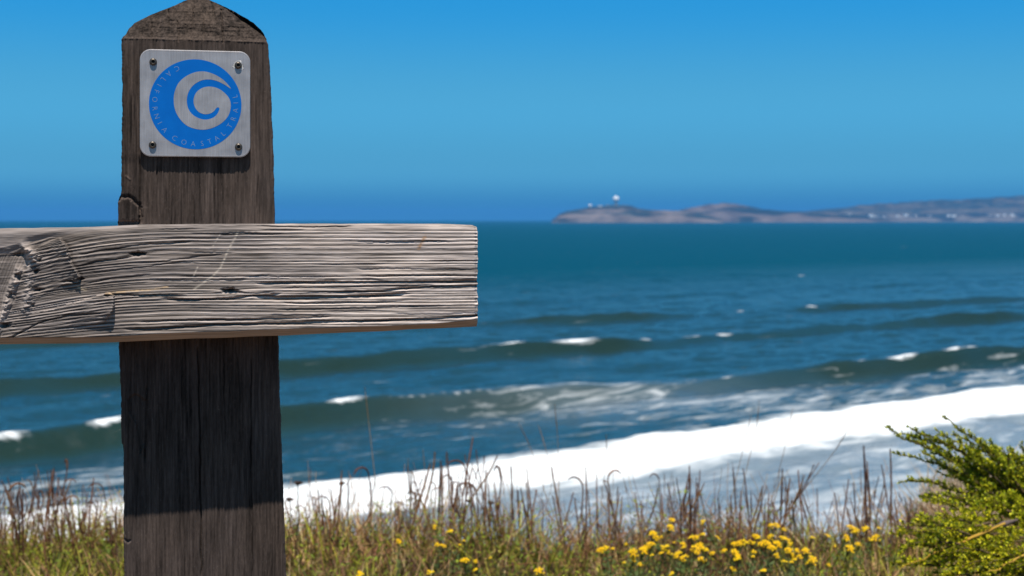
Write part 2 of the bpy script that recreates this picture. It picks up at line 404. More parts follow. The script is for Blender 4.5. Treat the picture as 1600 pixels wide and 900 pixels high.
def build_post():
    # rows follow the photograph's rows on the front plane
    ys = np.concatenate([np.linspace(-13, 70, 110), np.linspace(71, 925, 760), np.linspace(960, 2050, 24)])
    L = np.array([(-13, 296), (-6, 284), (0, 276), (8, 262), (20, 237), (28, 224), (36, 211), (44, 203), (50, 199), (55, 197), (59, 193), (64, 190.5), (110, 191), (150, 191.5), (250, 190), (304, 189), (309, 186), (316, 184.5), (352, 184), (540, 186), (575, 187.5), (600, 189), (688, 190), (692, 193), (800, 193.5), (900, 194), (2050, 196)], float)
    Rr = np.array([(-13, 326), (-6, 338), (0, 347), (8, 363), (16, 376), (24, 389), (32, 399), (40, 406.5), (48, 412), (56, 415.5), (62, 417.5), (68, 419.5), (100, 421.5), (200, 426), (350, 430), (540, 435), (700, 440), (900, 447), (2050, 452)], float)
    xl = np.interp(ys, L[:, 0], L[:, 1]); xr = np.interp(ys, Rr[:, 0], Rr[:, 1])
    rough = 1.2 * (vn(ys / 9, 0 * ys, 5) - .5) + .8 * (vn(ys / 2.5, 0 * ys, 6) - .5)
    xl = xl + rough; xr = xr + 1.0 * (vn(ys / 14, 3 + 0 * ys, 7) - .5) + .6 * (vn(ys / 3, 3 + 0 * ys, 8) - .5)
    rec = np.interp(ys, [-13, 0, 14, 34, 50, 58, 63], [.060, .040, .026, .013, .0060, .0026, 0.0])       # bevelled top leans back
    nf, ns, nb = 270, 44, 24
    u = np.linspace(0, 1, nf)
    U = xl[:, None] + (xr - xl)[:, None] * u[None]; Vv = ys[:, None] + 0 * U
    wr = 6 * (fbm(U / 60, Vv / 220, 1, 3) - .5) + 10 * (fbm(U / 140, Vv / 400, 2, 2) - .5)
    # cathedral figure around two centres
    wr = wr + 9 * np.exp(-((U - 350) / 46) ** 2) * np.cos((Vv - 470) / 260) + 7 * np.exp(-((U - 262) / 30) ** 2) * np.cos((Vv - 720) / 150)
    p = U + wr
    def ring(p, sp, seed):
        r = np.random.default_rng(seed); e = np.cumsum(r.uniform(sp * .5, sp * 1.5, 400)) + 100
        k = np.clip(np.searchsorted(e, p) - 1, 0, 398); t = (p - e[k]) / (e[k + 1] - e[k])
        return k, t, r.random(400), r.random(400)
    k, t, ra, rb = ring(p, 5.2, 3)
    crest = np.exp(-((t - .5) / .22) ** 2)
    fine = fbm(U / 1.3, Vv / 38, 9, 3) - .5
    h = .0006 * (.3 + ra[k]) * crest + .0016 * fine + .0016 * (fbm(U / 26, Vv / 90, 10, 3) - .5) + .0008 * (fbm(U / 7, Vv / 60, 17, 2) - .5)
    body = sst(55, 68, Vv + 4.0 * (fbm(U / 22, 0 * U, 20, 3) - .5) + 2 * (vn(U / 3, 0 * U, 53) - .5))
    h *= body
    tone = .70 + .16 * crest * rb[k] + .85 * (fbm(U / 2.6, Vv / 44, 11, 3) - .5) + .35 * (fbm(U / 1.2, Vv / 6, 27, 2) - .5) + .75 * (fbm(U / 18, Vv / 130, 12, 3) - .5)
    # end-grain bevel: coarse fibres, fissures, right facet falling away
    top = 1 - body
    fis = np.zeros_like(U)
    for (x0, x1, ya, yb, w, dp) in [(277, 279, 30, 66, 1.1, .003), (346, 349, 6, 66, 1.3, .0035), (372, 374, 38, 60, 1, .002), (318, 318, 20, 64, .9, .002), (262, 264, 10, 40, 1, .002), (236, 237, 34, 60, .8, .0015), (303, 300, -10, 40, 1, .002), (331, 336, -10, 22, 1.1, .0025), (395, 396, 52, 62, 1, .0015), (250, 251, 40, 62, .7, .001), (292, 292, -8, 24, .8, .0015)]:
        xc = np.interp(Vv, [ya, yb], [x0, x1]) + 1.5 * (vn(Vv / 6, 0 * Vv + x0, 31) - .5)
        fis += dp * np.exp(-((U - xc) / w) ** 2) * sst(ya - 3, ya + 3, Vv) * sst(yb + 2, yb - 3, Vv)
    h += top * (.0045 * (fbm(U / 16, Vv / 9, 13, 3) - .5) + .0017 * (fbm(U / 2.4, Vv / 3.2, 14, 3) - .5) + .0012 * (vn(U / 30, Vv / 2.2, 15) - .5)) - fis
    arris = np.interp(Vv, [-13, 4, 30, 52, 62], [330, 348, 372, 404, 416]) + 3 * (vn(Vv / 5, 0 * Vv, 16) - .5)
    h -= top * np.clip((U - arris) / PXM, 0, 1) * 1.15
    ttone = .54 + .9 * (fbm(U / 11, Vv / 7, 18, 4) - .5) + .9 * (fbm(U / 2.2, Vv / 2.6, 19, 3) - .5)
    ttone += .35 * np.exp(-line_d(U, Vv, [(318, 18), (323, 24), (327, 30)]) / 2.2) + .16 * sst(44, 60, Vv)
    tone = tone * body + ttone * top
    # frayed arris between bevel and face
    ttone += .30 * (vn((Vv + .0016 * (U - 310) ** 2 + 5 * fbm(U / 40, Vv / 20, 51, 2)) / 4.2, 0 * U, 52) - .5)
    lip = .6 * np.exp(-((Vv - 62.5 - 4.0 * (fbm(U / 22, 0 * U, 20, 3) - .5)) / 1.8) ** 2) * (vn(U / 1.7, 0 * U, 29))
    h += .0022 * lip; tone += .75 * lip
    # long checks and proud strips on the face
    def check(pts, w, dp, y0=None, y1=None, seed=41):
        nonlocal h, tone
        P = np.array(pts, float); xc = np.interp(Vv, P[:, 1], P[:, 0]) + 1.6 * (vn(Vv / 18, 0 * Vv, seed) - .5)
        win = sst(P[0, 1] - 4, P[0, 1] + 12, Vv) * sst(P[-1, 1] + 4, P[-1, 1] - 14, Vv)
        g = np.exp(-((U - xc) / w) ** 2) * win
        h -= dp * g; tone -= .35 * g
    check([(218, 246), (219, 300), (218, 352)], 1.2, .004)
    check([(309, 540), (311, 620), (313, 720), (315, 905)], 1.1, .005)
    check([(393, 560), (392, 700), (394, 800), (395, 905)], 1.0, .002)
    check([(205, 150), (204, 230)], .9, .0015); check([(334, 262), (336, 350)], .7, .0015); check([(302, 300), (304, 350)], .7, .0012)
    check([(404, 270), (400, 330)], .9, .0015); check([(350, 560), (352, 700)], .8, .0012); check([(245, 255), (244, 281)], 1.0, .002)
    check([(230, 600), (226, 720)], 1.6, .003); check([(371, 550), (374, 610)], .8, .0012)
    # left strip stands back a little, right strip proud low down
    h += body * (-.0016 * sst(219.5, 217.5, U) * sst(240, 258, Vv) * sst(360, 350, Vv) + .0018 * sst(392, 396, U) * sst(640, 700, Vv))
    # torn knot on the left arris
    sp = poly_sd(U + 2.5 * (vn(U / 3, Vv / 3, 44) - .5), Vv + 2.5 * (vn(U / 3, Vv / 3, 45) - .5), [(180, 322), (190, 311), (200, 310), (216, 322), (218, 344), (180, 344)])
    h += .0045 * sst(-1.2, 1.2, sp) - .0035 * sst(-8, -2, sp) * sst(0, -2, sp) * body
    tone += .5 * np.exp(-(sp / 1.6) ** 2) * (Vv < 336) + .75 * sst(342, 345, Vv) * sst(353, 348, Vv) * sst(219, 216, U) - .12 * sst(-1, 2, sp) * (Vv < 342)
    sp2 = poly_sd(U, Vv + 2 * (vn(U / 3, 0 * U, 46) - .5), [(200, 622), (212, 612), (228, 624), (226, 690), (219, 706), (214, 660), (202, 640)])
    h -= .004 * sst(-2, 2, sp2) * body
    dn = line_d(U, Vv, [(195, 838), (200, 842), (203, 840)]); h -= .003 * np.exp(-(dn / 1.6) ** 2); tone += .6 * np.exp(-(dn / 2.5) ** 2)
    dn = line_d(U, Vv, [(197, 276), (203, 281)]); tone += .5 * np.exp(-(dn / 1.5) ** 2); h += .001 * np.exp(-(dn / 1.5) ** 2)
    dn = line_d(U, Vv, [(222, 322), (231, 326)]); tone += .6 * np.exp(-(dn / 2.0) ** 2) * vn(U / 2, Vv / 2, 48)
    specks = np.clip(vn(U / 1.6, Vv / 2.2, 49) - .93, 0, 1) * 9 * body; tone += specks
    # rounded arrises
    wpx = (xr - xl)[:, None]
    ed = np.minimum(U - xl[:, None], xr[:, None] - U)
    h -= .004 * (1 - np.sqrt(np.clip(1 - (1 - np.clip(ed / 5.0, 0, 1)) ** 2, 0, 1)))
    tone += .28 * sst(4, 0, xr[:, None] - U) * body  # lit strip down the right edge, painted into the tone
    tone = np.clip(tone, .12, 2.2)
    warm = fbm(U / 40, Vv / 120, 50)[..., None]
    base = np.array([.079, .060, .052]) * (1 - warm) + np.array([.088, .062, .048]) * warm
    colf = base * tone[..., None]
    greenish = top[..., None] * .25
    colf = colf * (1 - greenish) + colf * np.array([.98, .95, .80]) * greenish
    # to local metres
    zrow = np.array([loc(310, y)[1] for y in ys])
    k0 = np.array([loc(0, y)[0] for y in ys]); k1 = np.array([loc(600, y)[0] for y in ys])
    kx = np.array([loc(300, y)[0] for y in ys])
    def lx(px):        # quadratic through three columns, per row
        p_ = px / 600.0
        return k0[:, None] * (1 - p_) * (1 - 2 * p_) + 4 * kx[:, None] * p_ * (1 - p_) + k1[:, None] * p_ * (2 * p_ - 1)
    Xf = lx(U); Yf = rec[:, None] - h; Zf = zrow[:, None] + 0 * U
    D = .19
    def side(xcol, s, seed):
        v = np.linspace(0, 1, ns + 2)[1:-1]
        y0 = rec; y1 = D - rec
        Y = y0[:, None] + (y1 - y0)[:, None] * v[None]
        hh = .0022 * (fbm(Y * PXM / 5, ys[:, None] / 60, seed, 3) - .5)
        return xcol[:, None] + s * hh, Y, zrow[:, None] + 0 * Y
    Xr, Yr, Zr = side(Xf[:, -1], 1, 60); Xl, Yl, Zl = side(Xf[:, 0], -1, 61)
    vb = np.linspace(1, 0, nb)
    Xb = Xf[:, :1] + (Xf[:, -1:] - Xf[:, :1]) * vb[None]; Yb = (D - rec)[:, None] + 0 * Xb + .002 * (fbm(Xb * 300, ys[:, None] / 50, 62) - .5); Zb = zrow[:, None] + 0 * Xb
    X = np.concatenate([Xf, Xr, Xb, Xl[:, ::-1]], 1); Y = np.concatenate([Yf, Yr, Yb, Yl[:, ::-1]], 1); Z = np.concatenate([Zf, Zr, Zb, Zl], 1)
    nc = X.shape[1]
    col = np.empty(X.shape + (3,)); col[:, :nf] = colf
    col[:, nf:] = np.array([.10, .084, .075]) * (.6 + .8 * fbm(np.arange(nc - nf)[None] / 2.5, ys[:, None] / 60, 63))[..., None]
    V = np.stack([X, Y, Z], -1).reshape(-1, 3)
    f = grid_faces(len(ys), nc, True)[:, ::-1]
    # caps
    ct = len(V); cb = ct + 1
    V = np.concatenate([V, [[X[0].mean(), Y[0].mean(), Z[0, 0]], [X[-1].mean(), Y[-1].mean(), Z[-1, 0]]]])
    j = np.arange(nc); j2 = (j + 1) % nc
    tf = np.stack([j2, j, np.full(nc, ct)], -1)[:, ::-1]; o_ = (len(ys) - 1) * nc; bf = np.stack([o_ + j, o_ + j2, np.full(nc, cb)], -1)[:, ::-1]
    cc = np.concatenate([col.reshape(-1, 3), [[.06, .05, .045]] * 2])
    m = mat_attr('weathered_post_wood', .9, .15, (900, 900, 40), .55, .0009, .30, (420, 420, 14))
    obj('post', mk_mesh('post', V, [f, tf, bf], m, cc), fence)
build_post()

RY = -.092        # local y of the rail's front face
def build_rail():
    us = np.linspace(-170, 747, 1060)
    Tp = np.array([(-170, 361), (0, 357.5), (60, 357), (115, 356.5), (160, 354), (220, 351.5), (300, 350.5), (430, 350), (600, 350), (720, 350.5), (740, 351.5), (747, 354)], float)
    Cp = np.array([(-170, 529), (0, 527.5), (150, 526.5), (200, 524), (255, 521), (400, 515.5), (604, 509), (681, 505), (735, 499.5), (747, 497.5)], float)
    Bp = np.array([(-170, 541), (0, 539), (150, 537), (300, 530.5), (440, 525.5), (600, 518), (720, 512.5), (747, 511)], float)
    tp = np.interp(us, Tp[:, 0], Tp[:, 1]) + .7 * (vn(us / 20, 0 * us, 1) - .5); cp = np.interp(us, Cp[:, 0], Cp[:, 1]) + 1.2 * (vn(us / 40, 0 * us, 2) - .5); bp_ = np.interp(us, Bp[:, 0], Bp[:, 1]) + 1.0 * (vn(us / 50, 0 * us, 3) - .5)
    nfr, nch, nbt, nbk, ntp = 250, 16, 10, 6, 16
    s = np.linspace(0, 1, nfr)
    V = tp[:, None] + (cp - tp)[:, None] * s[None]; U = us[:, None] + 0 * V
    # ---- layers at the left-hand knot
    rg = 3.2 * (vn(U / 5, V / 4, 4) - .5) + 2.2 * (vn(U / 2, V / 1.8, 5) - .5)
    sd0 = poly_sd(U, V, [(-190, 340), (45, 345), (110, 345), (215, 345), (215, 354.5), (150, 361), (100, 369), (70, 375), (48, 379), (34, 389), (15, 397), (-12, 399), (-190, 402)])
    sd1 = poly_sd(U + rg, V, [(57, 388), (75, 378), (93, 371), (103, 380), (107, 393), (111, 409), (119, 421), (126, 433), (122, 442), (100, 445), (70, 458), (50, 476), (52, 440)])
    sd2 = poly_sd(U + .8 * rg, V + .4 * rg, [(12, 508), (38, 492), (70, 485), (100, 478), (140, 466), (168, 457), (179, 461), (180, 473), (174, 490), (160, 506), (110, 511), (60, 519), (20, 524)])
    sd3 = poly_sd(U + .6 * rg, V, [(-190, 400), (-10, 400), (20, 397), (38, 390), (46, 402), (36, 425), (27, 450), (20, 480), (6, 505), (0, 530), (-190, 540)])
    m0 = sst(-1.5, 4, sd0); m1 = sst(-.8, .9, sd1); m2 = sst(-.9, 1.2, sd2); m3 = sst(-3, 3, sd3)
    # ---- grain phase
    bend = .00050 * np.clip(290 - U, 0, 400) ** 2 * (1 - .35 * sst(360, 520, V) * 0)
    bend = bend * np.interp(V, [350, 380, 470, 530], [.45, 1.0, .9, .55])
    warp = 5 * (fbm(U / 320, V / 60, 6, 3) - .5) + np.interp(U, [100, 330], [2.4, .9]) * (fbm(U / 60, V / 18, 7, 3) - .5)
    # lines dip round the little knots
    for (kx, ky) in [(216, 397), (362, 455)]:
        warp += 3.0 * np.exp(-((U - kx) / 26) ** 2 - ((V - ky) / 9) ** 2) * np.sign(V - ky)
    p = V - bend + warp
    p2 = V + .22 * (U - 120) * -1 * 0 + .27 * (U - 180) + .0006 * (U - 180) ** 2 + warp * 1.0 + 4 * (fbm(U / 30, V / 20, 39, 2) - .5)           # block 2: steeper, finer grain
    p1 = V + .30 * (U - 100) + .0016 * (U - 60) ** 2 + warp * 1.2 + 5 * (fbm(U / 26, V / 26, 38, 2) - .5)
    p3 = .95 * U + .35 * (V - 400) + 10 * (fbm(U / 30, V / 40, 8, 3) - .5)
    def ring(p, sp, seed, lo=.45, hi=1.6):
        r = np.random.default_rng(seed); e = np.cumsum(r.uniform(sp * lo, sp * hi, 900)) - 800
        k = np.clip(np.searchsorted(e, p) - 1, 0, 898); t = np.clip((p - e[k]) / (e[k + 1] - e[k]), 0, 1)
        ra, rb = r.random(900), r.random(900)
        return np.exp(-((t - .42) / .2) ** 2), ra[k], rb[k], t
    cA, ra, rb, tA = ring(p, 4.7, 31)
    cB, ya, yb, _ = ring(p + .8 * (fbm(U / 40, V / 5, 37, 2) - .5), 2.3, 36)
    c1, r1, s1, _ = ring(p1, 4.6, 32); c2, r2, s2, _ = ring(p2, 4.2, 33); c3, r3, s3, _ = ring(p3, 4.6, 34); c0, r0, s0, _ = ring(p, 7, 35)
    run = .55 + .9 * fbm(U / 110, p / 5.5, 9, 3)                                   # ridges wax and wane along the rail
    hA = .00022 * cB * ya + cA * (.00012 + .00085 * ra ** 1.6) * run * np.interp(U, [-170, 110, 300, 560, 747], [1.5, 1.7, 1.15, .8, .75])
    tA_ = .47 + .86 * cA * (.25 + rb) * run - .40 * np.exp(-((tA - .93) / .09) ** 2) * (.3 + rb) + .40 * (cB - .4) * (.3 + yb)
    h = hA * .68; tn = tA_
    def mixl(h, tn, m, hh, tt): return h * (1 - m) + hh * m, tn * (1 - m) + tt * m
    w1 = m1 * np.exp(-np.clip(93 + (V - 371) * .52 - U, 0, 200) / 26); w2 = m2 * np.exp(-np.clip(178 - U, 0, 300) / 60)
    h += .0085 * w1 + .0095 * w2 * (1 - .9 * sst(488, 520, V + .12 * (U - 150)))
    h += .0016 * m1 * (c1 * r1 - .3) * .5 + .0014 * m2 * (c2 * r2 - .3) * .5
    tn += .22 * w1 * (c1 - .3) + .22 * w2 * (c2 - .3)
    tn -= .30 * np.exp(-((sd1 + 3.2) / 3.0) ** 2) * (U > 93 + (V - 371) * .52) * (V > 374) * (V < 445)  # step shadow right of the raised patch, painted into the tone
    h, tn = mixl(h, tn, m3, c3 * (.0001 + .0007 * r3) - .0015 + .004 * sst(0, 60, -U) * 0, .60 + .3 * c3 * (.4 + s3))
    h, tn = mixl(h, tn, m0, c0 * .0002 + .0030 * sst(0, 12, sd0) - .0006, .95 + .12 * c0 + .25 * (fbm(U / 70, V / 6, 10, 3) - .5))
    # slope of the wedge behind block edges
    h += .0022 * sst(60, 120, U) * 0
    # ---- crumbly spines
    def spine(pts, w, ht, per, seed):
        nonlocal h, tn
        d = line_d(U + 2.6 * (vn(U / 6, V / 5, seed) - .5), V, pts)
        g = np.exp(-(d / w) ** 2)
        lay = vn(U / 14, (V + .3 * U + 5 * vn(U / 9, V / 9, seed + 1)) / (per * .5), seed + 5)
        crumb = fbm(U / 5.0, V / 3.0, seed + 2, 4)
        h += 1.5 * ht * g * (.35 + .4 * lay + .6 * crumb); tn += g * (.55 * lay + 1.5 * (crumb - .36))
    spine([(38, 386), (50, 394), (57, 405)], 6, .0045, 5.5, 71)
    spine([(46, 392), (47, 420), (45, 445), (43, 468), (40, 484)], 8, .0035, 6.0, 72)
    spine([(30, 422), (24, 436), (16, 458), (10, 478), (2, 500), (-8, 520)], 6.5, .0042, 6.8, 73)
    for (x, y, w, hh, dp) in [(59, 405, 2.6, 4, .006), (58, 424, 2.4, 3, .006), (58, 453, 4.5, 3.2, .007), (52, 478, 2.5, 2.4, .005),
                              (28, 432, 2.6, 5, .006), (17, 462, 3, 5, .007), (6, 508, 8, 3.5, .008), (30, 398, 5, 2.5, .004),
                              (124, 436, 3.0, 3, .006), (113, 440, 8, 1.6, .005), (173, 461, 5, 2.2, .006),
                              (216, 397, 6, 3.4, .008), (208, 395, 4, 1.6, .004), (361, 455, 6.5, 3.6, .008), (355, 453, 6, 1.8, .004)]:
        g = np.exp(-(((U - x + 1.6 * rg) / (1.5 * w)) ** 2 + ((V - y + 2.4 * (vn(U / 4, V / 4, 120) - .5)) / hh) ** 2) ** 1.2)
        h -= dp * g; tn -= .35 * g
    # shade beside block edge S1 sits in the tone above
    # ---- drying checks along the grain
    def check(pts, w, dp, seed):
        nonlocal h, tn
        P = np.array(pts, float)
        vc = np.interp(U, P[:, 0], P[:, 1]) + 1.3 * (vn(U / 26, 0 * U, seed) - .5) + .7 * (vn(U / 5, 0 * U, seed + 1) - .5)
        win = sst(P[0, 0] - 6, P[0, 0] + 26, U) * sst(P[-1, 0] + 4, P[-1, 0] - (26 if P[-1, 0] < 730 else 0), U)
        ww = w * (.55 + .8 * vn(U / 30, 0 * U, seed + 2))
        g = np.exp(-((V - vc) / ww) ** 2) * win
        h -= dp * g; tn -= .22 * g
        # lifted upper lip of the check
        h += .0004 * win * np.exp(-((V - vc + 3.2) / 2.0) ** 2)
    check([(400, 443), (470, 441.5), (560, 441), (650, 440.5), (760, 439.5)], 2.0, .0055, 81)
    check([(520, 457), (600, 454), (660, 449), (760, 446)], 1.5, .0045, 82)
    check([(395, 465), (460, 466), (530, 464.5), (590, 462), (640, 459)], 2.2, .0060, 83)
    check([(250, 467), (300, 469), (350, 467), (400, 462), (440, 460)], 1.7, .0050, 84)
    check([(180, 460), (230, 461.5), (290, 461)], 1.5, .0045, 85)
    check([(195, 515), (260, 513.5), (330, 508), (430, 505.5), (560, 502), (680, 498), (760, 492)], 1.8, .0050, 86)
    check([(215, 504), (300, 500), (400, 499), (520, 495)], 1.3, .0035, 87)
    check([(440, 450), (520, 449), (600, 447), (680, 445)], 1.0, .003, 88)
    check([(0, 536), (60, 505), (110, 492), (165, 488)], 1.3, .003, 89)
    check([(300, 366), (380, 364), (430, 366)], 1.0, .0025, 90); check([(395, 353.5), (500, 354.5), (560, 354)], 1.1, .003, 91)
    check([(560, 432), (640, 431), (760, 431)], 1.0, .0025, 92); check([(430, 485), (560, 481), (700, 478)], .9, .002, 93)
    check([(120, 400), (160, 391), (230, 382), (300, 379)], 1.1, .0030, 94); check([(118, 418), (150, 409), (210, 401)], 1.2, .0035, 95)
    check([(126, 446), (170, 436), (240, 428)], .9, .002, 96)
    for k in range(30):                                                            # many short hairline checks
        x0 = rng.uniform(120, 700); ln = rng.uniform(40, 170); y0 = rng.uniform(358, 505)
        sl_ = -.12 if x0 < 220 else -.01
        check([(x0, y0), (x0 + ln, y0 + sl_ * ln)], rng.uniform(.6, 1.0), rng.uniform(.0008, .002), 200 + 3 * k)
    # ---- scale: fibres, stains, scratches
    h += .00045 * (fbm(U / 16, V / 1.0, 11, 3) - .5) + .0014 * (fbm(U / 90, V / 30, 12, 3) - .5)
    tn += .80 * (fbm(U / 44, V / 2.3, 13, 3) - .5) + .40 * (fbm(U / 60, V / 14, 14, 3) - .5)
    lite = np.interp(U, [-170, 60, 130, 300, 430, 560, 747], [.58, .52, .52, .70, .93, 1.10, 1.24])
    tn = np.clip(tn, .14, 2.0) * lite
    base = np.array([.585, .475, .400]); cool = np.array([.460, .388, .352])
    cmix = np.clip(fbm(U / 120, V / 25, 15, 3) * 1.2 - .1 + .5 * m0, 0, 1)[..., None]
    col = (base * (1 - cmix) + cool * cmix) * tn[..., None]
    def paint(d, w, c, s):
        nonlocal col
        g = (s * np.exp(-(d / w) ** 2) * (.35 + .9 * vn(U / 3, V / 2.2, 99)))[..., None]; g = np.clip(g, 0, 1)
        col = col * (1 - g) + np.array(c) * g
    paint(line_d(U, V, [(372, 363), (356, 392), (345, 418), (332, 432), (303, 452)]), 1.6, (.56, .47, .38), .75)
    paint(line_d(U, V, [(344, 366), (333, 384)]), 1.2, (.5, .42, .35), .6); paint(line_d(U, V, [(309, 417), (302, 432)]), 1.2, (.55, .46, .38), .7)
    paint(line_d(U, V, [(166, 459), (200, 455), (236, 453), (262, 448)]), 1.5, (.50, .34, .19), .9)
    paint(line_d(U, V, [(122, 449), (134, 453)]), 2, (.5, .38, .25), .7)
    paint(line_d(U, V, [(664, 370), (660, 378), (654, 388)]), 2.6, (.33, .19, .10), .9)
    # ---- rounded top arris
    dz = (V - tp[:, None]) / PXM; Rr = .008
    h -= Rr - np.sqrt(np.clip(Rr ** 2 - np.clip(Rr - dz, 0, Rr) ** 2, 0, None))
    eg = sst(738, 747, U); h -= .004 * eg ** 2; col = col * (1 + .25 * eg[..., None])
    # ---- pixel -> local metres on the rail plane
    x0, zA = loc(0, 350, RY); gx = np.array([loc(u, 430, RY)[0] for u in us])
    def zz(v):  # exact per column (linear in v)
        za = np.array([loc(u, 350, RY)[1] for u in us]); zb = np.array([loc(u, 550, RY)[1] for u in us])
        return za[:, None] + (zb - za)[:, None] * (v - 350) / 200
    jag = sst(730, 747, U) * (2.8 * (fbm(V / 3.0, 0 * V, 16, 3) - .5)) / PXM
    Xf = gx[:, None] + jag; Yf = RY - h; Zf = zz(V)
    # sawn lower arris (chamfer), underside, back, top
    c = np.linspace(0, 1, nch + 1)[1:]
    Vc = cp[:, None] + (bp_ - cp)[:, None] * c[None]
    hc = h[:, -1:] * (1 - c)[None] ** 3 + .0007 * (fbm(us[:, None] / 60, Vc / 2, 17, 3) - .5)
    Xc = gx[:, None] + jag[:, -1:] + 0 * Vc; Yc = RY + .011 * c[None] - hc; Zc = zz(Vc)
    bk = .010
    b1 = np.linspace(0, 1, nbt + 1)[1:]; Xb = gx[:, None] + jag[:, -1:] * 1 + 0 * b1[None]; Yb = Yc[:, -1:] + (bk - Yc[:, -1:]) * b1[None]; Zb = Zc[:, -1:] + 0 * b1[None] + .001 * (vn(us[:, None] / 30, b1[None] * 9, 18) - .5)
    b2 = np.linspace(0, 1, nbk + 2)[1:-1]; Xk = gx[:, None] + 0 * b2[None]; Yk = bk + 0 * Xk; Zk = Zb[:, -1:] + (Zf[:, :1] - Zb[:, -1:]) * b2[None]
    t1 = np.linspace(0, 1, ntp + 1)[:-1]; Yt = bk + (Yf[:, :1] - bk) * t1[None]; Xt = gx[:, None] + 0 * Yt; Zt = Zf[:, :1] + .0012 * (fbm(us[:, None] / 60, t1[None] * 14, 19, 3) - .5) * (1 - t1[None])
    X = np.concatenate([Xf, Xc, Xb, Xk, Xt], 1); Y = np.concatenate([Yf, Yc, Yb, Yk, Yt], 1); Z = np.concatenate([Zf, Zc, Zb, Zk, Zt], 1)
    nc = X.shape[1]
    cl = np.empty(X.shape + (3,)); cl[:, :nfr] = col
    br = np.array([.44, .315, .22]); n_ = nfr  # chamfer and underside browned and lifted to stand in for warm ground bounce
    cl[:, n_:n_ + nch + nbt] = br * (.7 + .6 * fbm(us[:, None] / 50, np.arange(nch + nbt)[None] / 2.0, 20, 3))[..., None]
    cl[:, n_ + nch + nbt:] = np.array([.30, .26, .24]) * (.7 + .6 * fbm(us[:, None] / 50, np.arange(nc - n_ - nch - nbt)[None] / 2.0, 21, 3))[..., None]
    Vx = np.stack([X, Y, Z], -1).reshape(-1, 3); f = grid_faces(len(us), nc, True)
    ci = len(Vx); o_ = (len(us) - 1) * nc; j = np.arange(nc); j2 = (j + 1) % nc
    Vx = np.concatenate([Vx, [[X[0].mean(), Y[0].mean(), Z[0].mean()], [X[-1].mean() - .003, Y[-1].mean(), Z[-1].mean()]]])
    fa = np.stack([j2, j, np.full(nc, ci)], -1); fb = np.stack([o_ + j, o_ + j2, np.full(nc, ci + 1)], -1)
    cc = np.concatenate([cl.reshape(-1, 3), [[.2, .17, .15]] * 2])
    m = mat_attr('weathered_rail_wood', .9, .15, (30, 700, 900), .5, .0008, .22, (12, 300, 420))
    obj('rail', mk_mesh('rail', Vx, [f, fa, fb], m, cc), fence)
build_rail()

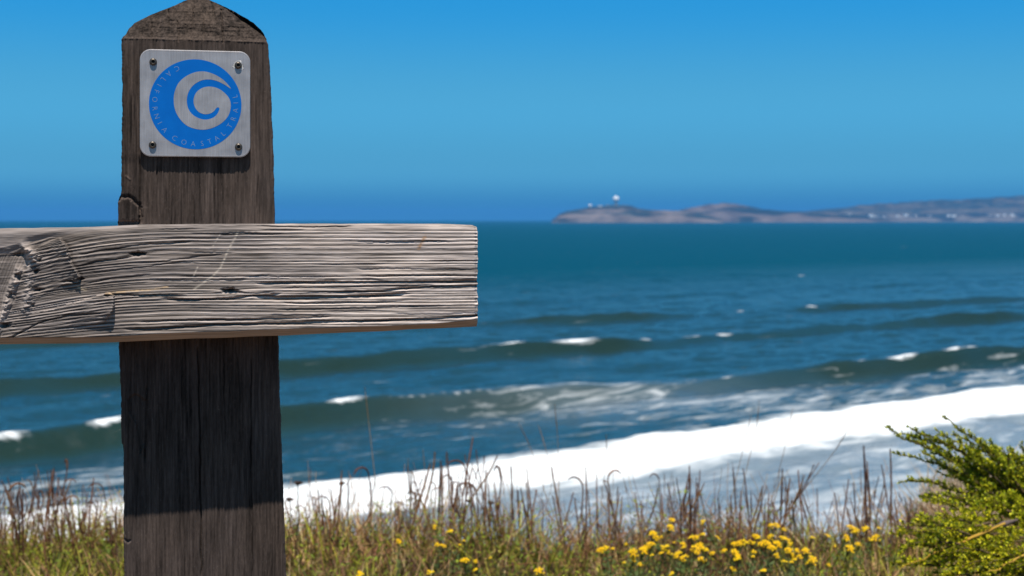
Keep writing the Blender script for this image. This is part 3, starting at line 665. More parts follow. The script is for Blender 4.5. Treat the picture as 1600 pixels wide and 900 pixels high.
# ================================================================== TRAIL MARKER
def build_marker():
    cx, cz = loc(305.5, 163, -.008)
    k = 1.0 / (loc(306, 163, -.008)[0] - loc(305, 163, -.008)[0])       # px per metre
    ca_, sa2 = math.cos(ANG), math.sin(ANG)
    wx = XP + ca_ * cx - sa2 * (-.008); wy = YP + sa2 * cx + ca_ * (-.008)
    root = empty('trail_marker_sign', (wx, wy, cz), ANG)
    tag(root, 'square aluminium trail marker with a blue wave emblem screwed to the post', 'sign')
    # aluminium: brushed, lightly scuffed
    m, n, l, b = mat_new('brushed_aluminium')
    tc = node(n, 'ShaderNodeTexCoord'); mp = node(n, 'ShaderNodeMapping'); mp.inputs['Scale'].default_value = (900, 900, 30); mp.inputs['Rotation'].default_value = (0, R(12), 0)
    l.new(tc.outputs['Object'], mp.inputs[0])
    nz = node(n, 'ShaderNodeTexNoise'); nz.inputs['Scale'].default_value = 1; nz.inputs['Detail'].default_value = 4; l.new(mp.outputs[0], nz.inputs['Vector'])
    nb = node(n, 'ShaderNodeTexNoise'); nb.inputs['Scale'].default_value = 45; nb.inputs['Detail'].default_value = 5; l.new(tc.outputs['Object'], nb.inputs['Vector'])
    ad = node(n, 'ShaderNodeMixRGB'); ad.inputs[0].default_value = .6; l.new(nz.outputs[0], ad.inputs[1]); l.new(nb.outputs[0], ad.inputs[2])
    cr = node(n, 'ShaderNodeValToRGB'); cr.color_ramp.elements[0].position = .3; cr.color_ramp.elements[1].position = .72
    cr.color_ramp.elements[0].color = (.25, .236, .24, 1); cr.color_ramp.elements[1].color = (.48, .45, .445, 1)
    l.new(ad.outputs[0], cr.inputs[0]); l.new(cr.outputs[0], b.inputs['Base Color'])
    b.inputs['Metallic'].default_value = .35; b.inputs['Roughness'].default_value = .42
    bp = node(n, 'ShaderNodeBump'); bp.inputs['Strength'].default_value = .35; bp.inputs['Distance'].default_value = .0004
    l.new(nz.outputs[0], bp.inputs['Height']); l.new(bp.outputs[0], b.inputs['Normal'])
    alu = m
    def P(zx, zy):   # zoom coordinates of the emblem -> local metres
        return ((zx - 452) * .3 / k, -(zy - 543) * .3 / k)
    # plate body with rounded corners and rolled rim
    hw, hh, cr_ = 86.3 / k, 85.3 / k, 17 / k
    def outline(inset, nseg=10):
        pts = []
        for (sx, sz, a0) in [(1, 1, 0), (-1, 1, 90), (-1, -1, 180), (1, -1, 270)]:
            for i in range(nseg + 1):
                a = R(a0 + 90 * i / nseg); r = cr_ - inset
                pts.append((sx * (hw - cr_) + r * math.cos(a), sz * (hh - cr_) + r * math.sin(a)))
        return pts
    bm = bmesh.new(); rings = []
    oz = 1.2 / k
    for (ins, y) in [(.0006, .0026), (0, .0020), (0, .0006), (.0005, .0001), (.0014, -.0001), (.0022, .0)]:
        rings.append([bm.verts.new((x, y, z + oz)) for (x, z) in outline(ins)])
    for a, c in zip(rings[:-1], rings[1:]):
        for i in range(len(a)):
            bm.faces.new((a[i], a[(i + 1) % len(a)], c[(i + 1) % len(a)], c[i]))
    bm.faces.new(rings[-1][::-1]); bm.faces.new(rings[0])
    bmesh.ops.recalc_face_normals(bm, faces=bm.faces)
    me = bpy.data.meshes.new('plate'); bm.to_mesh(me); bm.free(); me.materials.append(alu)
    plate = obj('plate', me, root)
    def smooth_poly(pts, sub=5):
        P_ = np.array(pts, float); n_ = len(P_); out = []
        for i in range(n_):
            p0, p1, p2, p3 = P_[i - 1], P_[i], P_[(i + 1) % n_], P_[(i + 2) % n_]
            for s_ in range(sub):
                t = s_ / sub
                out.append(.5 * ((2 * p1) + (-p0 + p2) * t + (2 * p0 - 5 * p1 + 4 * p2 - p3) * t * t + (-p0 + 3 * p1 - 3 * p2 + p3) * t ** 3))
        return out
    def sheet(name, pts, y, mat, parent, th=.00012):
        tri = geometry.tessellate_polygon([[Vector((x, z, 0)) for x, z in pts]])
        n_ = len(pts)
        V = [(x, y, z) for x, z in pts] + [(x, y + th, z) for x, z in pts]
        f3 = []
        for t in tri:
            a_, b_, c_ = t
            x1 = (pts[b_][0] - pts[a_][0]) * (pts[c_][1] - pts[a_][1]) - (pts[b_][1] - pts[a_][1]) * (pts[c_][0] - pts[a_][0])
            f3.append((a_, b_, c_) if x1 > 0 else (a_, c_, b_))
        q = [(i, (i + 1) % n_, n_ + (i + 1) % n_, n_ + i) for i in range(n_)]
        return obj(name, mk_mesh(name, V, [np.array(f3), np.array(q)], mat, smooth=False), parent)
    mb, n, l, b = mat_new('blue_enamel')
    tc = node(n, 'ShaderNodeTexCoord'); nz = node(n, 'ShaderNodeTexNoise'); nz.inputs['Scale'].default_value = 60; nz.inputs['Detail'].default_value = 6; l.new(tc.outputs['Object'], nz.inputs['Vector'])
    cr = node(n, 'ShaderNodeValToRGB'); cr.color_ramp.elements[0].color = (.000, .105, .42, 1); cr.color_ramp.elements[1].color = (.001, .150, .54, 1); l.new(nz.outputs[0], cr.inputs[0])
    l.new(cr.outputs[0], b.inputs['Base Color']); b.inputs['Roughness'].default_value = .5; b.inputs['Specular IOR Level'].default_value = .12
    circ = [P(452 + 241 * math.cos(2 * math.pi * i / 96), 543 + 240 * math.sin(2 * math.pi * i / 96)) for i in range(96)]
    disc = sheet('emblem', circ, -.00015, mb, root)
    swirl_z = [(637, 456), (618, 430), (590, 404), (550, 381), (500, 367), (450, 372), (402, 395), (365, 430), (345, 475), (339, 520), (345, 570), (366, 615), (400, 652), (440, 671), (490, 678), (540, 668), (590, 640),
               (624, 600), (637, 552), (630, 512), (605, 480), (570, 456), (530, 447), (495, 452), (465, 470), (447, 497), (442, 530), (450, 560), (470, 584), (500, 595), (530, 590), (550, 576), (560, 562), (570, 557), (577, 566), (565, 594), (540, 615), (500, 624),
               (460, 613), (430, 591), (412, 560), (407, 520), (415, 480), (440, 442), (480, 416), (520, 409), (560, 415), (602, 434)]
    sw = smooth_poly(swirl_z, 4)
    sheet('wave_swirl', [P(x, z) for x, z in sw], -.00030, alu, disc)
    # lettering round the rim, printed as thin bare metal
    letters = [('C', 117), ('A', 131), ('L', 142.5), ('I', 152.5), ('F', 162), ('O', 174), ('R', 187), ('N', 198.5), ('I', 209), ('A', 221), ('C', 239), ('O', 253.5), ('A', 266.7), ('S', 279.5), ('T', 290.5), ('A', 301.5), ('L', 313), ('T', 328), ('R', 339.5), ('A', 352), ('I', 3), ('L', 12.5)]
    VV, FF = [], []; off = 0
    for ch, ang in letters:
        cu = bpy.data.curves.new('letter', 'FONT'); cu.body = ch; cu.size = 1.0; cu.align_x = 'CENTER'; cu.resolution_u = 2; cu.offset = -.022
        to = bpy.data.objects.new('letter', cu); C.objects.link(to)
        dg = bpy.context.evaluated_depsgraph_get()
        tm = bpy.data.meshes.new_from_object(to.evaluated_get(dg))
        v = np.array([x.co[:] for x in tm.vertices]); fs = [list(p_.vertices) for p_ in tm.polygons]
        bpy.data.objects.remove(to); bpy.data.curves.remove(cu)
        v = v[:, :2] * (28.0 / .70)                       # cap height 28 zoom px
        v[:, 0] *= .95
        v[:, 1] -= 14
        th = R(ang); rad = 211.0
        ur = np.array([math.cos(th), math.sin(th)]); ut = np.array([-math.sin(th), math.cos(th)])     # tops point at the centre
        zx = 452 + rad * ur[0] + v[:, 0] * ut[0] - v[:, 1] * ur[0]
        zy = 543 - (rad * ur[1] + v[:, 0] * ut[1] - v[:, 1] * ur[1])
        for a_, c_ in zip(zx, zy):
            x, z = P(a_, c_); VV.append((x, -.00030, z))
        for f_ in fs:
            for i in range(1, len(f_) - 1): FF.append((off + f_[0], off + f_[i], off + f_[i + 1]))
        off += len(v); bpy.data.meshes.remove(tm)
    let_m = mat_plain('bare_metal_print', (.24, .36, .50), .5, .2)
    obj('lettering', mk_mesh('lettering', VV, np.array(FF), let_m, smooth=False), disc)
    # four socket screws, each with a washer of pale corrosion where the photo shows it
    steel = mat_plain('dull_steel', (.10, .085, .07), .42, .75); hole = mat_plain('socket_black', (.012, .011, .01), .8)
    pale = mat_attr('corrosion_stain', .8, .2, None, var=.4, vscale=(600, 600, 600))
    for (zx, zy, ring_) in [(233, 322, 0), (676, 330, 1), (230, 762, 0), (678, 768, 0)]:
        x, z = P(zx, zy); r = 19.5 * .3 / k
        Vv, Ff = [], []; ns = 20
        prof = [(1.02, -.0002), (1.0, -.0012), (.93, -.0022), (.78, -.0030), (.56, -.0034), (.46, -.0034), (.44, -.0012)]
        for (rr, y) in prof:
            for i in range(ns):
                a = 2 * math.pi * i / ns
                rx = rr if rr > .5 else rr * (1 / math.cos(((a + math.pi / 6) % (math.pi / 3)) - math.pi / 6)) * .95
                Vv.append((rx * r * math.cos(a), y, rx * r * math.sin(a)))
        Ff = grid_faces(len(prof), ns, True)
        ci = len(Vv); Vv.append((0, -.0012, 0)); base = (len(prof) - 1) * ns
        cap = np.array([(base + i, base + (i + 1) % ns, ci) for i in range(ns)])
        so_ = obj('screw', mk_mesh('screw', Vv, [Ff, cap], steel, smooth=True), root); so_.location = (x, 0, z)
        hx = [(.43 * r * math.cos(R(60 * i)), -.00135, .43 * r * math.sin(R(60 * i))) for i in range(6)]
        obj('socket', mk_mesh('socket', hx + [(0, -.0013, 0)], np.array([(i, (i + 1) % 6, 6) for i in range(6)]), hole, smooth=False), so_)
        if ring_:
            rg_ = np.random.default_rng(int(zx + zy)); n_ = 40
            V2, c2 = [], []
            for j, rr in enumerate([.95, 1.1, 1.22, 1.36]):
                for i in range(n_):
                    a = 2 * math.pi * i / n_; w = (1 + .18 * math.sin(3 * a + zx) + .1 * rg_.standard_normal() * (j > 1))
                    V2.append((rr * w * r * math.cos(a), -.00006, rr * w * r * math.sin(a)))
                    c2.append(np.array((.56, .56, .54)) * (1 - .06 * j) if j < 3 else np.array((.43, .40, .42)))
            st = obj('stain', mk_mesh('stain', V2, grid_faces(4, n_, True), pale, np.array(c2)), root); st.location = (x, -.0001, z)
build_marker()
# ================================================================== FAR STRUCTURES
def bm_obj(name, bm, mat, parent=None, smooth=False):
    me = bpy.data.meshes.new(name); bmesh.ops.recalc_face_normals(bm, faces=bm.faces); bm.to_mesh(me); bm.free()
    if smooth: me.polygons.foreach_set('use_smooth', [True] * len(me.polygons))
    me.materials.append(mat); return obj(name, me, parent)

def build_far():
    white = mat_plain('white_paint', (.82, .82, .80), .6); conc = mat_plain('pale_concrete', (.42, .40, .37), .8)
    roofm = mat_plain('grey_roof', (.22, .20, .19), .8); win = mat_plain('window_glass', (.05, .06, .07), .2)
    def dome(x, y, rad, hgt, lab, name):
        d = 6500 + 60; P = at(x, y, d); root = empty(name, (P[0], P[1], P[2] - hgt)); tag(root, lab, 'radar dome')
        bm = bmesh.new(); bmesh.ops.create_icosphere(bm, subdivisions=3, radius=rad); bmesh.ops.translate(bm, vec=(0, 0, hgt), verts=bm.verts)
        bm_obj('dome', bm, white, root)
        bm = bmesh.new(); bmesh.ops.create_cone(bm, segments=16, radius1=rad * .55, radius2=rad * .42, depth=hgt + 8, cap_ends=True); bmesh.ops.translate(bm, vec=(0, 0, hgt / 2 - 4 - rad * .6), verts=bm.verts)
        bm_obj('tower', bm, conc, root)
    dome(962.5, 311, 14.5, 26, 'large white radar dome on a tower atop the headland', 'radar_dome')
    dome(922, 321.5, 7.5, 9, 'small white radar dome near the seaward end of the headland', 'radar_dome')
    def house(x, y, d, w, dp, h, lab, group, flat=False, name='distant_house', cat='house'):
        P = at(x, y, d); root = empty(name, (P[0], P[1], P[2] - h), random.uniform(-.5, .5)); tag(root, lab, cat, group)
        bm = bmesh.new(); bmesh.ops.create_cube(bm, size=1, matrix=__import__('mathutils').Matrix.Translation((0, 0, h / 2 - 3)) @ __import__('mathutils').Matrix.Diagonal((w, dp, h + 6, 1)))
        bm_obj('wall', bm, white, root)
        bm = bmesh.new(); a, b_ = w / 2 + .5, dp / 2 + .5; rh = .6 if flat else h * .45
        v = [bm.verts.new(p) for p in [(-a, -b_, h), (a, -b_, h), (a, b_, h), (-a, b_, h), (-a, 0, h + rh), (a, 0, h + rh)]]
        for f in [(0, 1, 5, 4), (2, 3, 4, 5), (1, 2, 5), (3, 0, 4), (3, 2, 1, 0)]: bm.faces.new([v[i] for i in f])
        bm_obj('roof', bm, roofm, root)
    house(938, 321, 6500, 22, 10, 10, 'flat white building left of the large radar dome on the headland', None, True, 'station_building', 'building')
    house(950, 320, 6520, 14, 10, 8, 'small white building directly beside the large radar dome tower', None, True, 'station_building', 'building')
    house(976, 320.5, 6520, 30, 10, 7, 'low long white building right of the large radar dome', None, True, 'station_building', 'building')
    r = np.random.default_rng(5)
    for i in range(58):
        if i < 26: x = r.normal(1300, 32); y = r.uniform(332.5, 339.5)
        else: x = r.uniform(1225, 1600); y = r.uniform(334, 340)
        house(x, y, 7960, r.uniform(10, 26), r.uniform(9, 14), r.uniform(5, 9), 'tiny white house of the coastal town on the far shore', 'houses of the far coastal town')
build_far()

# ================================================================== PLANTS
def leaf_mat(name, transl=.22, rough=.6, var=.2):
    return mat_attr(name, rough, .25, None, var=var, vscale=(35, 35, 35), transl=transl)

def tube_np(pts, rad, ns=5):
    pts = np.asarray(pts, float); n_ = len(pts); rad = np.broadcast_to(np.asarray(rad, float), (n_,))
    T = np.gradient(pts, axis=0); T /= np.linalg.norm(T, axis=1)[:, None] + 1e-12
    up = np.where(np.abs(T[:, 2:3]) > .9, np.array([[1., 0, 0]]), np.array([[0, 0, 1.]]))
    A = np.cross(T, up); A /= np.linalg.norm(A, axis=1)[:, None] + 1e-12; B = np.cross(T, A)
    th = np.linspace(0, 2 * np.pi, ns, endpoint=False)
    V = pts[:, None] + rad[:, None, None] * (np.cos(th)[None, :, None] * A[:, None] + np.sin(th)[None, :, None] * B[:, None])
    return V.reshape(-1, 3), grid_faces(n_, ns, True)

class MB:
    def __init__(s): s.V = []; s.Q = []; s.T = []; s.C = []; s.n = 0
    def add(s, V, Q=None, T=None, col=(1, 1, 1)):
        V = np.asarray(V, float)
        if Q is not None and len(Q): s.Q.append(np.asarray(Q) + s.n)
        if T is not None and len(T): s.T.append(np.asarray(T) + s.n)
        s.V.append(V); s.C.append(np.broadcast_to(np.asarray(col, float), (len(V), 3))); s.n += len(V)
    def mesh(s, name, mat, smooth=True):
        f = []
        if s.Q: f.append(np.concatenate(s.Q))
        if s.T: f.append(np.concatenate(s.T))
        return mk_mesh(name, np.concatenate(s.V), f, mat, np.concatenate(s.C), smooth)

def jit(c, r, s=.25): return np.array(c) * (1 + s * (r.random() - .5) * 2) * (1 + .12 * (r.random(3) - .5))

GREENS = [(.17, .195, .014), (.27, .275, .018), (.085, .115, .012), (.37, .34, .03), (.23, .18, .03)]
DRY = [(.37, .185, .085), (.22, .095, .052), (.50, .31, .13), (.14, .068, .048), (.64, .46, .22)]

def blades(n_, r, xs, ys, zs, lmin, lmax, wmin, wmax, cols, lean=.5):
    """n curved grass blades as one vertex/quad block (vectorised)"""
    L = r.uniform(lmin, lmax, n_); w = r.uniform(wmin, wmax, n_); az = r.uniform(0, 2 * np.pi, n_); le = r.uniform(.05, lean, n_); cu = r.uniform(.1, 1.1, n_)
    d = np.stack([np.cos(az), np.sin(az), 0 * az], 1); sd = np.stack([-np.sin(az + r.uniform(-1, 1, n_)), np.cos(az), 0 * az], 1)
    V = np.zeros((n_, 8, 3)); base = np.stack([xs, ys, zs], 1)
    for k, t in enumerate([0, .4, .75, 1.0]):
        out = L * (le * t + cu * .45 * t * t); up = L * (t - .28 * cu * t * t)
        P_ = base + d * out[:, None]; P_[:, 2] += up
        ww = (w * [1, .85, .55, .1][k])[:, None] * .5
        V[:, 2 * k] = P_ - sd * ww; V[:, 2 * k + 1] = P_ + sd * ww
    b0 = (np.arange(n_) * 8)[:, None, None]
    Q = (np.array([[0, 1, 3, 2], [2, 3, 5, 4], [4, 5, 7, 6]])[None] + b0).reshape(-1, 4)
    return V.reshape(-1, 3), Q, np.repeat(cols, 8, 0)

def build_cover():
    r = np.random.default_rng(11); mb = MB()
    lm = leaf_mat('meadow_leaf')
    def xyz(n_, y0, y1, half):
        y = r.uniform(y0, y1, n_); x = r.uniform(-1, 1, n_) * half
        return x, y, ground_z(x, y) - .01
    # grass and sedge
    n_ = 50000
    x, y, z = xyz(n_, 3.2, 6.3, 3.0)
    e = edge_y(x) + .9 * sst(1.3, 1.9, x); keep = y < e + .25; x, y, z = x[keep], y[keep], z[keep]; n_ = len(x)
    clump = fbm(x / .35, y / .35, 80, 3); dryp = np.clip(.30 + 1.3 * (fbm(x / .55, y / .45, 81, 3) - .5) + .45 * sst(4.6, 5.5, y) + .22 * sst(-.2, .8, x), 0, .93)
    sandy = np.exp(-((x - 2.05) / .5) ** 2 - ((y - 6.0) / .7) ** 2)
    isd = r.random(n_) < np.maximum(dryp, sandy * 1.5)
    G = np.array(GREENS)[r.integers(0, 5, n_)]; D_ = np.array(DRY)[r.integers(0, 5, n_)]
    D_ = np.where(sandy[:, None] > .35, np.array([.46, .36, .24])[None], D_)
    cols = np.where(isd[:, None], D_, G) * (.30 + 1.25 * clump)[:, None] * r.uniform(.75, 1.25, (n_, 1))
    sc = (.55 + .9 * clump)
    V, Q, c = blades(n_, r, x, y, z, .06, .195, .0027, .0065, cols, .7)
    # scale heights by clump
    zz = np.repeat(z, 8); V[:, 2] = zz + (V[:, 2] - zz) * np.repeat(sc, 8)
    mb.add(V, Q, None, c)
    tag(obj('meadow_grass', mb.mesh('meadow_grass', lm)), kind='stuff')
    # low broad-leaved herbs
    mb = MB(); n_ = 34000
    x, y, z = xyz(n_, 3.2, 6.0, 3.0); e = edge_y(x); keep = (y < e + .1) & (fbm(x / .4, y / .4, 82, 3) > .42) & (np.hypot((x - 2.05) / .5, (y - 6) / .6) > 1.2)
    x, y, z = x[keep], y[keep], z[keep]; n_ = len(x)
    z = z + r.uniform(.02, .19, n_) * (.4 + 1.1 * fbm(x / .3, y / .3, 83, 3))
    az = r.uniform(0, 2 * np.pi, n_); L = r.uniform(.010, .028, n_); w = L * r.uniform(.28, .45, n_); ti = r.uniform(-.2, .9, n_)
    d = np.stack([np.cos(az) * np.cos(ti), np.sin(az) * np.cos(ti), np.sin(ti)], 1); s_ = np.stack([-np.sin(az), np.cos(az), r.uniform(-.4, .4, n_)], 1)
    b0 = np.stack([x, y, z], 1)
    V = np.stack([b0, b0 + d * (L * .5)[:, None] + s_ * w[:, None] * .5, b0 + d * L[:, None] + np.array([0, 0, -.004]), b0 + d * (L * .5)[:, None] - s_ * w[:, None] * .5], 1)
    Q = np.arange(n_ * 4).reshape(-1, 4)
    G = np.array([(.16, .21, .018), (.24, .27, .024), (.09, .13, .016), (.32, .28, .04), (.20, .12, .055)])[r.choice(5, n_, p=[.3, .25, .25, .12, .08])] * r.uniform(.7, 1.3, (n_, 1))
    mb.add(V.reshape(-1, 3), Q, None, np.repeat(G, 4, 0))
    tag(obj('meadow_herbs', mb.mesh('meadow_herbs', lm)), kind='stuff')
    # matted dead stems at the edge
    mb = MB()
    for i in range(2600):
        x = r.uniform(-2.6, 2.3); y = edge_y(np.array(x)) - abs(r.normal(0, .28)) + .1; L = r.uniform(.08, .3); az = r.uniform(0, 6.28); el = r.uniform(.1, 1.35)
        z0 = float(ground_z(x, y)); n5 = 5; t = np.linspace(0, 1, n5)
        dd = np.array([math.cos(az) * math.cos(el), math.sin(az) * math.cos(el), math.sin(el)])
        pts = np.array([x, y, z0]) + t[:, None] * L * dd + np.outer(t ** 2, r.normal(0, .03, 3)) + np.outer(np.sin(t * 3.1), r.normal(0, .01, 3))
        V, Q = tube_np(pts, np.linspace(.0016, .0007, n5), 3); mb.add(V, Q, None, jit(DRY[r.integers(0, 4)], r))
    tag(obj('dead_stem_thatch', mb.mesh('dead_stem_thatch', mat_attr('dead_stem', .9, .1, None, var=.25, vscale=(60, 60, 60)))), kind='stuff')
build_cover()

DEADM = mat_attr('dry_stalk_brown', .9, .1, None, var=.3, vscale=(80, 80, 80))
def rough_spike(mb, pts, rad, r, col, fuzz=1.0):
    """knobbly seed spike: a core with many small husks"""
    V, Q = tube_np(pts, rad * .55, 5); mb.add(V, Q, None, jit(col, r, .15))
    pts = np.asarray(pts); n_ = int(len(pts) * 7)
    for i in range(n_):
        t = r.random() * (len(pts) - 1); k = int(t); P_ = pts[k] + (pts[min(k + 1, len(pts) - 1)] - pts[k]) * (t - k)
        rr = (rad[k] if np.ndim(rad) else rad); az = r.uniform(0, 6.28); d = np.array([math.cos(az), math.sin(az), r.uniform(.1, 1.0)]); d /= np.linalg.norm(d)
        s_ = np.cross(d, [0, 0, 1.]); s_ /= np.linalg.norm(s_) + 1e-9; L = rr * r.uniform(.8, 1.7) * fuzz
        V = [P_ + s_ * rr * .35, P_ - s_ * rr * .35, P_ + d * L - s_ * rr * .1, P_ + d * L + s_ * rr * .1]
        mb.add(V, [(0, 1, 2, 3)], None, jit(col, r, .4))

def stalk_proto(kind, H, r):
    """returns (stem mesh, head mesh)"""
    st, hd = MB(), MB(); n_ = 9; t = np.linspace(0, 1, n_)
    bx, by = r.normal(0, .05, 2) * H; k = r.normal(0, .03, 2) * H
    base = np.stack([bx * t ** 2 + k[0] * np.sin(t * 5), by * t ** 2 + k[1] * np.sin(t * 4), H * t], 1)
    col = DRY[[1, 3, 0, 1][r.integers(0, 4)]]; col = np.array(col) * r.uniform(.40, .80)
    if kind == 'spike':
        V, Q = tube_np(base, np.linspace(.0028, .0020, n_), 4); st.add(V, Q, None, col)
        f = r.uniform(.45, .7); tt = np.linspace(f, 1.0, 7); hp = np.stack([np.interp(tt, t, base[:, i]) for i in range(3)], 1)
        rough_spike(hd, hp, np.interp(tt, [f, f + .1, .9, 1], [.0026, .0056, .0050, .0022]) * r.uniform(.8, 1.2), r, col)
    elif kind == 'hook':
        a = r.uniform(0, 6.28); bend = r.uniform(1.6, 2.9); n2 = 12; tt = np.linspace(0, 1, n2); ln = H * r.uniform(.22, .34)
        ang = np.linspace(0, bend, n2); stp = ln / n2
        dx = np.cumsum(np.sin(ang)) * stp; dz = np.cumsum(np.cos(ang)) * stp
        top = base[-1] + np.stack([dx * math.cos(a), dx * math.sin(a) * .4, dz], 1) - np.array([0, 0, ln * .3])
        base = base * np.array([1, 1, (H - ln * .3) / H])
        V, Q = tube_np(np.concatenate([base, top[1:4]]), .0023, 4); st.add(V, Q, None, col)
        rough_spike(hd, top, np.interp(tt, [0, .2, .8, 1], [.0032, .0056, .005, .0026]), r, col, .7)
    elif kind == 'thin':
        V, Q = tube_np(base, np.linspace(.0014, .0007, n_), 3); st.add(V, Q, None, np.array((.30, .20, .12)) * r.uniform(.6, 1.2))
        tt = np.linspace(.8, 1, 4); hp = np.stack([np.interp(tt, t, base[:, i]) for i in range(3)], 1)
        rough_spike(hd, hp, np.array([.001, .0022, .002, .0008]), r, np.array((.20, .12, .07)))
    elif kind == 'umbel':
        V, Q = tube_np(base, .0017, 4); st.add(V, Q, None, np.array((.07, .045, .035)))
        T = base[-1]
        for i in range(46):
            a = r.uniform(0, 6.28); rr = .016 * math.sqrt(r.random()); p = T + np.array([rr * math.cos(a), rr * math.sin(a), .006 * (1 - (rr / .016) ** 2) + r.normal(0, .0012)])
            V, Q = tube_np([T - [0, 0, .008], p], .0006, 3); hd.add(V, Q, None, (.05, .032, .025))
            bm = .0030; V = p + bm * np.array([(1, 0, 0), (0, 1, 0), (-1, 0, 0), (0, -1, 0), (0, 0, .9), (0, 0, -.9)]); hd.add(V, None, [(0, 1, 4), (1, 2, 4), (2, 3, 4), (3, 0, 4), (1, 0, 5), (2, 1, 5), (3, 2, 5), (0, 3, 5)], jit((.065, .035, .025), r, .4))
    elif kind == 'dock':      # bushy, knotted side clusters
        V, Q = tube_np(base, np.linspace(.0026, .0015, n_), 4); st.add(V, Q, None, col)
        tt = np.linspace(.3, 1.0, 9); hp = np.stack([np.interp(tt, t, base[:, i]) for i in range(3)], 1)
        rough_spike(hd, hp, np.full(9, .0042) * np.linspace(1, .6, 9), r, col, 1.2)
        for i in range(4):
            f = r.uniform(.35, .8); p = np.array([np.interp(f, t, base[:, j]) for j in range(3)]); a = r.uniform(0, 6.28); L = H * r.uniform(.12, .25)
            q_ = np.linspace(0, 1, 6)[:, None]; pts = p + q_ * L * np.array([.45 * math.cos(a), .45 * math.sin(a), .8]) + q_ ** 2 * np.array([0, 0, .03])
            V, Q = tube_np(pts, .0012, 3); st.add(V, Q, None, col); rough_spike(hd, pts[2:], np.full(4, .003), r, col)
    return st.mesh('stem', DEADM), hd.mesh('seed_head', DEADM)

def place_stalk(proto, H0, x, ytop, depth, label, group=None, lean=(0, 0), name='dry_stalk', cat='dry stalk'):
    P = at(x, ytop, depth); z0 = float(ground_z(P[0], depth)) - .02; h = max(P[2] - z0, .06); s = h / H0
    o = bpy.data.objects.new(name, None); C.objects.link(o); o.empty_display_size = .02
    o.location = (P[0] - math.tan(lean[0]) * h, depth, z0); o.scale = (max(s, .8) if s < 1.3 else s ** .6,) * 2 + (s,)
    o.rotation_euler = (lean[1], lean[0], random.uniform(-.6, .6) if lean[0] else random.uniform(0, 6.28))
    tag(o, label, cat, group)
    for nm, me in zip(('stem', 'seed_head'), proto):
        c = bpy.data.objects.new(nm, me); C.objects.link(c); c.parent = o
    return o

LABELLED = set()
def label_extremes():
    """the end ones and the tallest one of each row get a label of their own"""
    rows = {}
    for o in C.objects:
        if o.get('group'): rows.setdefault((o['group'], o['label']), []).append(o)
    for (g, lab), os_ in rows.items():
        if len(os_) < 5 or lab.startswith(('leftmost', 'rightmost', 'tallest', 'lowest')): continue
        if g in LABELLED: continue
        LABELLED.add(g)
        key = lambda o: o.location.x / o.location.y
        el = lambda o: (o.location.z + (.35 * o.scale.z if o.name.startswith('dry') else 0) - ZC) / o.location.y
        picks = [('leftmost', min(os_, key=key)), ('rightmost', max(os_, key=key)), ('highest standing', max(os_, key=el)), ('lowest standing', min(os_, key=el))]
        done = set()
        for w_, o in picks:
            if o.name in done: continue
            done.add(o.name); o['label'] = (w_ + ' of the ' + g if [w_ + ' of the ' + g == x_.get('label') for x_ in os_].count(True) == 0 else lab)

